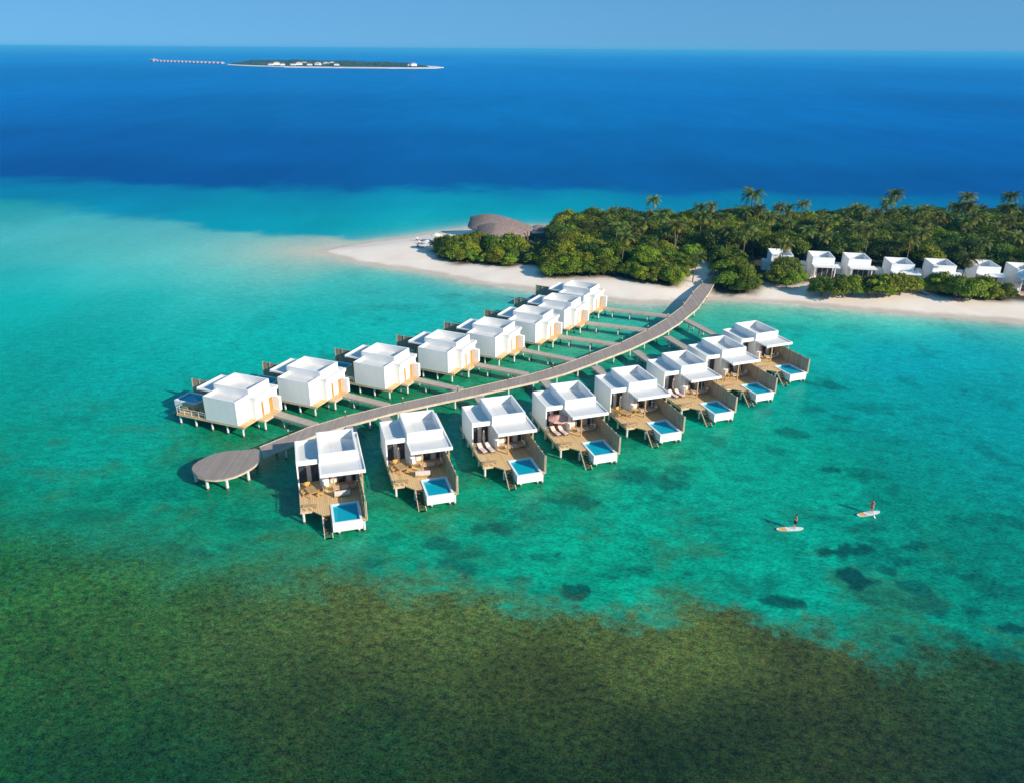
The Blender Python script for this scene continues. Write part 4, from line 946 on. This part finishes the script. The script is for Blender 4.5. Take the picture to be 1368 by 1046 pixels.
_wm = N(st_n, 'ShaderNodeMapRange'); st_n.links.new(_wa.outputs[0], _wm.inputs['Value'])
for _k, _v in zip(('From Min', 'From Max', 'To Min', 'To Max'), (-.06, .10, .75, 0)): _wm.inputs[_k].default_value = _v
_wx = N(st_n, 'ShaderNodeMix', data_type='RGBA'); _wx.inputs['B'].default_value = (0.50, 0.40, 0.31, 1); st_n.links.new(_wm.outputs[0], _wx.inputs['Factor']); st_n.links.new(_src, _wx.inputs['A']); _src = _wx.outputs['Result']
st_n.links.new(_at.outputs['Fac'], _mx.inputs['Factor']); st_n.links.new(_src, _mx.inputs['A']); st_n.links.new(_mx.outputs['Result'], _b.inputs['Base Color'])
# undergrowth filling the floor of the wood
n = 26000; ux_ = R_.uniform(-26, 210, n); uy_ = R_.uniform(158, 285, n); sdv = poly_sd(ux_, uy_, VEG)
kp = sdv > 1.5
for z in CLEAR: kp &= poly_sd(ux_, uy_, z) < -.3
ux_, uy_ = ux_[kp], uy_[kp]; hz_ = ground_z(ux_, uy_) + R_.uniform(0, 1, len(ux_)) ** .7 * np.clip(poly_sd(ux_, uy_, VEG) * .6, .4, 2.4)
nr = R_.normal(size=(len(ux_), 3)) * .5 + np.array([0, 0, 1]); nr /= np.linalg.norm(nr, axis=1)[:, None]
o = bpy.data.objects.new('undergrowth', leaf_mesh('undergrowth', np.stack([ux_, uy_, hz_], -1), nr, .6, M['leafdark'])); COL.objects.link(o); tag(o, 'dense dark undergrowth covering the floor of the island wood', 'undergrowth', kind='stuff')

# ------------------------------------------------------------------ things on the beaches
def beach(key, px, py, rz, label, group=None, z=None):
    x, y = gp(px, py, .8); return place(Pr[key], (x, y, gz(x, y) if z is None else z), rad(rz), label, group)
beach('lounger', 560, 324, 60, 'sun lounger far out on the spit, nearest the water', 'sun loungers on the spit')
beach('lounger', 563, 329, 60, 'sun lounger in the middle of the spit group', 'sun loungers on the spit')
beach('lounger', 561, 334, 60, 'sun lounger of the spit group closest to the viewer', 'sun loungers on the spit')
beach('ub', 583, 326, 0, 'off-white parasol on the spit just left of the first bush, farther one', 'parasols on the spit')
beach('ub', 571, 336, 0, 'off-white parasol on the spit just left of the first bush, nearer one', 'parasols on the spit')
beach('ub', 1236, 391, 0, 'off-white parasol on the sand between two bushes below the beach villas')
beach('lounger', 1234, 396, 20, 'sun lounger beside the off-white parasol below the beach villas')
beach('ub', 1361, 393, 0, 'off-white parasol on the sand at the right end of the beach')
beach('lounger', 1359, 398, 10, 'sun lounger on the sand at the right end of the beach')
r = empty('folding_beach_chair', (0, 0, 0), rad(20), 'orange and blue beach chair on the sand between two bushes', 'chair')
x, y = gp(1278, 404, .6); r.location = (x, y, gz(x, y))
b = MB(); b.box(-.45, .45, -.6, .3, .3, .42); b.build('seat', M['orange'], r)
b = MB(); Mx = Matrix.Translation((0, .3, .3)) @ Matrix.Rotation(rad(-20), 4, 'X'); b.box(-.45, .45, 0, .08, 0, 1.2, Mx); b.build('backrest', M['blue'], r)
for xx in (-.4, .4):
    for yy in (-.5, .25): b = MB(); b.box(xx - .03, xx + .03, yy - .03, yy + .03, 0, .3); b.build('leg', M['wood'], r)

# ------------------------------------------------------------------ paddle boarders
def board(loc, rz, label):
    r = empty('paddle_board', loc, rz, label, 'paddleboard')
    b = MB(); n = 22; L_ = 3.2; prof = []
    for i in range(n + 1):
        t = i / n; xx = -L_ / 2 + L_ * t; wd = .40 * (math.sin(math.pi * min(1, max(0, t)) ** .9) ** .5 if 0 < t < 1 else 0) + .01; prof.append((xx, wd, .05 * (2 * t - 1) ** 4))
    for i in range(n):
        (xa, wa, za), (xb, wb_, zb_) = prof[i], prof[i + 1]; b.cur = 1 if i < n * .36 and i > 1 else 0
        T, Bm = .10, -.03
        b.poly([(xa, -wa, za + T), (xb, -wb_, zb_ + T), (xb, wb_, zb_ + T), (xa, wa, za + T)]); b.cur = 0
        b.poly([(xa, wa * .8, za + Bm), (xb, wb_ * .8, zb_ + Bm), (xb, -wb_ * .8, zb_ + Bm), (xa, -wa * .8, za + Bm)])
        b.poly([(xa, -wa * .8, za + Bm), (xb, -wb_ * .8, zb_ + Bm), (xb, -wb_, zb_ + T), (xa, -wa, za + T)])
        b.poly([(xb, wb_ * .8, zb_ + Bm), (xa, wa * .8, za + Bm), (xa, wa, za + T), (xb, wb_, zb_ + T)])
    b.build('hull', [M['board'], M['boardorange']], r)
    b = MB(); b.box(-1.25, -1.1, -.02, .02, -.2, -.03); b.build('fin', M['navy'], r)
    return r
def person(loc, rz, label, shorts, arms, scale=1.08):
    r = empty('person', loc, rz, label, 'person'); r.scale = (scale,) * 3
    V = []; E_ = []; Rr = []
    def v(x, y, z, ra, par=None):
        V.append((x, y, z)); Rr.append(ra)
        if par is not None: E_.append((par, len(V) - 1))
        return len(V) - 1
    pel = v(0, 0, .94, (.15, .11)); wa = v(0, 0, 1.10, (.125, .09), pel); ch = v(0, 0, 1.30, (.155, .105), wa); sh = v(0, 0, 1.42, (.11, .08), ch)
    nk = v(0, -.01, 1.50, (.055, .055), sh); jw = v(0, -.02, 1.57, (.065, .075), nk); hd = v(0, -.015, 1.655, (.076, .092), jw); v(0, -.01, 1.72, (.055, .065), hd)
    v(0, -.115, 1.62, (.012, .012), hd)     # nose
    for s in (-1, 1):
        v(s * .085, .0, 1.63, (.012, .02), hd)  # ear
        hp = v(s * .10, 0, .86, (.095, .095), pel); kn = v(s * .13, -.06, .48, (.058, .06), hp); an = v(s * .14, 0, .09, (.04, .042), kn); v(s * .15, -.12, .04, (.042, .03), an)
        so = v(s * .19, 0, 1.40, (.058, .058), ch)
        el, wr, hn = arms[0 if s < 0 else 1]
        e = v(*el, (.042, .042), so); w_ = v(*wr, (.028, .028), e); h_ = v(*hn, (.034, .022), w_)
        dv_ = Vector(hn) - Vector(wr); dv_.normalize(); sd_ = dv_.orthogonal().normalized()
        for q, fl_ in zip((-1.5, -.5, .5, 1.5), (.065, .08, .075, .06)):
            f0 = Vector(hn) + sd_ * q * .018 + dv_ * .035; f1 = f0 + dv_ * fl_ * .5; f2 = f1 + (dv_ + Vector((0, .5, -.5))).normalized() * fl_ * .5
            a_ = v(*f0, (.009, .009), h_); a_ = v(*f1, (.008, .008), a_); v(*f2, (.007, .007), a_)
        tm = Vector(wr) + dv_ * .03 - sd_ * .035; a_ = v(*tm, (.011, .011), h_); v(*(tm + (dv_ - sd_).normalized() * .05), (.009, .009), a_)
    me_ = bpy.data.meshes.new('body'); me_.from_pydata(V, E_, [])
    o = bpy.data.objects.new('body', me_); COL.objects.link(o); o.parent = r
    md = o.modifiers.new('skin', 'SKIN'); md.use_smooth_shade = True
    if not me_.skin_vertices: me_.attributes  # created with the modifier below when missing
    if len(me_.skin_vertices) == 0:
        with bpy.context.temp_override(object=o, active_object=o): bpy.ops.mesh.customdata_skin_add()
    for i, sv in enumerate(me_.skin_vertices[0].data): sv.radius = Rr[i]; sv.use_root = (i == 0)
    o.modifiers.new('sub', 'SUBSURF').levels = 1; o.modifiers['sub'].render_levels = 1
    me_.materials.append(M['skin'])
    # hair, eyes, clothing
    b = MB(); seg = 12
    for i in range(5):
        a0, a1 = i * .32, (i + 1) * .32
        for k in range(seg):
            t0, t1 = k * 2 * math.pi / seg, (k + 1) * 2 * math.pi / seg
            P_ = lambda a, t: (.093 * math.sin(a) * math.cos(t), -.005 + .108 * math.sin(a) * math.sin(t), 1.665 + .10 * math.cos(a))
            b.poly([P_(a1, t0), P_(a1, t1), P_(a0, t1), P_(a0, t0)])
    b.box(-.07, .07, .05, .10, 1.52, 1.68); b.build('hair', M['hair'], r)
    for s in (-1, 1): b = MB(); b.tube([(s * .032, -.10, 1.635), (s * .032, -.108, 1.635)], .01, 6); b.build('eye', M['hair'], r)
    b = MB(); b.tube([(0, 0, 1.02), (0, 0, .90), (0, 0, .82)], [.165, .185, .19], 14)
    for s in (-1, 1): b.tube([(s * .10, 0, .86), (s * .115, -.02, .62)], [.115, .10], 12)
    b.build('shorts', M[shorts], r)
    return r
def paddle(A, B_, label):
    A, B_ = Vector(A), Vector(B_); r = empty('paddle', A, 0, label, 'paddle'); d = B_ - A
    b = MB(); b.tube([(0, 0, 0), tuple(d * .8)], .017, 6); b.build('shaft', M['brown'], r)
    b = MB(); n = Vector((d.y, -d.x, 0)).normalized() * .09; p0, p1, p2 = d * .78, d * .9, d
    for s in (0, 1):
        e = Vector((.006, 0, 0)) * (1 if s else -1); q = [p0 + e, p1 + n + e, p2 + n * .6 + e, p2 - n * .6 + e, p1 - n + e]; b.poly([tuple(k) for k in (q if s else q[::-1])])
    b.build('blade', M['offwhite'], r); b = MB(); b.box(-.07, .07, -.02, .02, -.02, .02); b.build('handle', M['brown'], r)
    return r
b1 = gp(1055, 707); b2 = gp(1160, 686.5)
board((*b1, .02), rad(5), 'white and orange paddleboard, the left of the two, nearer the reef'); board((*b2, .02), rad(16), 'white and orange paddleboard, the right of the two')
AR = [((-.28, -.10, 1.17), (-.10, -.30, 1.10), (-.06, -.37, 1.08)), ((.33, -.06, 1.18), (.24, -.28, 1.32), (.20, -.36, 1.34))]
AR2 = [((-.30, -.10, 1.2), (-.22, -.32, 1.28), (-.17, -.38, 1.28)), ((.28, -.08, 1.15), (.10, -.28, 1.02), (.06, -.34, 1.0))]
def pers(bp_, th, fwd, lab, sh, ar, rzp, plab):
    x, y = bp_[0] + math.cos(th) * fwd, bp_[1] + math.sin(th) * fwd
    person((x, y, .105), rzp, lab, sh, ar)
    c, s = math.cos(rzp), math.sin(rzp); T = lambda p: (x + (p[0] * c - p[1] * s) * 1.08, y + (p[0] * s + p[1] * c) * 1.08, .105 + p[2] * 1.08)
    hi, lo = (ar[1][2], ar[0][2]) if ar[1][2][2] > ar[0][2][2] else (ar[0][2], ar[1][2])
    hi, lo = Vector(hi), Vector(lo); d = (lo - hi).normalized(); paddle(T(hi - d * .06 + Vector((0, -.03, 0))), T(hi + d * 1.75), plab)
pers(b1, rad(5), .55, 'person with bare torso and dark shorts standing on the left paddleboard', 'navy', AR, rad(-85), 'paddle held by the person on the left paddleboard')
pers(b2, rad(16), .35, 'person in pink shorts standing on the right paddleboard', 'swimpink', AR2, rad(-74), 'paddle held by the person on the right paddleboard')

# ------------------------------------------------------------------ the far island
def fp(px, py): return gp(px, py, 0)
FI = [fp(x, y) for x, y in [(303, 88.0), (330, 89.6), (380, 90.9), (450, 91.6), (520, 92.2), (580, 92.3), (593, 91.2), (585, 90.2), (560, 88.3), (500, 86.4), (420, 84.6), (350, 84.0), (312, 85.4)]]
b = MB(); b.prism(FI, -.5, 1.6); o = b.build('far_island', M['sand']); tag(o, 'low sandy island far out on the horizon', kind='structure')
FV = [fp(x, y) for x, y in [(308, 87.2), (340, 88.6), (400, 90.0), (470, 90.8), (540, 91.3), (572, 91.2), (560, 89.2), (500, 86.9), (420, 85.1), (350, 84.5), (316, 85.8)]]
fa = np.array(FV); n = 60000; x_ = R_.uniform(fa[:, 0].min(), fa[:, 0].max(), n); y_ = R_.uniform(fa[:, 1].min(), fa[:, 1].max(), n)
s_ = poly_sd(x_, y_, FV); kp = s_ > 0; x_, y_, s_ = x_[kp], y_[kp], s_[kp]
hh = 1.6 + R_.uniform(.2, 1, len(x_)) * (2 + 6.5 * sstep(0, 60, s_)) * (.4 + 1.1 * fbm(x_ / 40, y_ / 60, 44))
nr = R_.normal(size=(len(x_), 3)) * .6 + np.array([0, -.3, .8]); nr /= np.linalg.norm(nr, axis=1)[:, None]
o = bpy.data.objects.new('far_wood', leaf_mesh('far_wood', np.stack([x_, y_, hh], -1), nr, 3.2, M['leafdark'])); COL.objects.link(o); tag(o, 'low dark wood covering the far island', 'wood', kind='stuff')
def far_house(w_, d_, h_, roofm, nm='far_house'):
    r = empty(nm); tag(r, None, 'house')
    b = MB(); b.box(-w_ / 2, w_ / 2, -d_ / 2, d_ / 2, 0, h_); b.build('wall', M['farroof' if roofm == 'farroof' else 'white'], r)
    b = MB(); e = 1.0; zz = h_ + .02
    c = [(-w_ / 2 - e, -d_ / 2 - e, zz), (w_ / 2 + e, -d_ / 2 - e, zz), (w_ / 2 + e, d_ / 2 + e, zz), (-w_ / 2 - e, d_ / 2 + e, zz)]; t1, t2 = (-w_ / 4, 0, zz + h_ * .6), (w_ / 4, 0, zz + h_ * .6)
    b.poly([c[0], c[1], t2, t1]); b.poly([c[1], c[2], t2]); b.poly([c[2], c[3], t1, t2]); b.poly([c[3], c[0], t1]); b.poly(c[::-1]); b.build('roof', M[roofm], r)
    return r
fh = [far_house(13, 9, 3.6, 'redtile'), far_house(16, 10, 5, 'canvas'), far_house(12, 10, 4, 'thatch')]
for i, (px, py, k) in enumerate([(362, 90.2, 0), (370, 89.8, 1), (378, 90.4, 2), (392, 90.4, 0), (400, 90.0, 1), (407, 89.4, 1), (414, 90.5, 0), (425, 90.2, 1), (436, 89.8, 1), (444, 89.4, 1), (450, 90.6, 0), (464, 89.8, 2), (478, 89.5, 0), (548, 91.2, 0), (553, 91.3, 1)]):
    x, y = fp(px, py); place(fh[k], (x, y, 5.0), R_.uniform(-.3, .3), ('small red-roofed house', 'pale flat block', 'small thatched house')[k] + ' among the trees of the far island', 'houses on the far island', 1.0)
A, B_ = fp(206, 83.3), fp(304, 86.6)
fj = empty('far_jetty', (A[0], A[1], 0), 0, 'thin pale jetty of the far island with villas along it', 'jetty')
d = Vector((B_[0] - A[0], B_[1] - A[1])); L_ = d.length; rz = math.atan2(d.y, d.x); fj.rotation_euler = (0, 0, rz)
b = MB(); b.box(0, L_, -1.5, 1.5, 1.4, 2.0); b.build('deck', M['stilt'], fj)
b = MB()
for k in range(30): b.box(L_ * (k + .5) / 30 - .5, L_ * (k + .5) / 30 + .5, -1, 1, -.5, 1.4)
o = b.build('stilt_row', M['stilt'], fj)
ov = far_house(15, 12, 3.6, 'farroof', 'far_overwater_villa')
for i in range(19):
    t = .06 + .92 * i / 18; n_ = Vector((-d.y, d.x)).normalized() * -14
    place(ov, (A[0] + d.x * t + n_.x, A[1] + d.y * t + n_.y, 2.2), rz, 'tiny white villa in the row along the far island jetty', 'villas along the far jetty', 1.0 if i else 1.6)

# ------------------------------------------------------------------ sea air
b = MB(); b.box(-41000, 41000, -41000, 41000, -3, 58)
m = bpy.data.materials.new('haze'); m.use_nodes = True; t_ = m.node_tree
for n_ in list(t_.nodes):
    if n_.type == 'BSDF_PRINCIPLED': t_.nodes.remove(n_)
pv = t_.nodes.new('ShaderNodeVolumePrincipled'); pv.inputs['Color'].default_value = (0.10, 0.60, 1.0, 1); pv.inputs['Density'].default_value = 0.00011; pv.inputs['Anisotropy'].default_value = 0.0
t_.links.new(pv.outputs[0], t_.nodes['Material Output'].inputs['Volume'])
o = b.build('haze', m); tag(o, 'thin blue sea haze lying over the water', 'haze', kind='stuff')
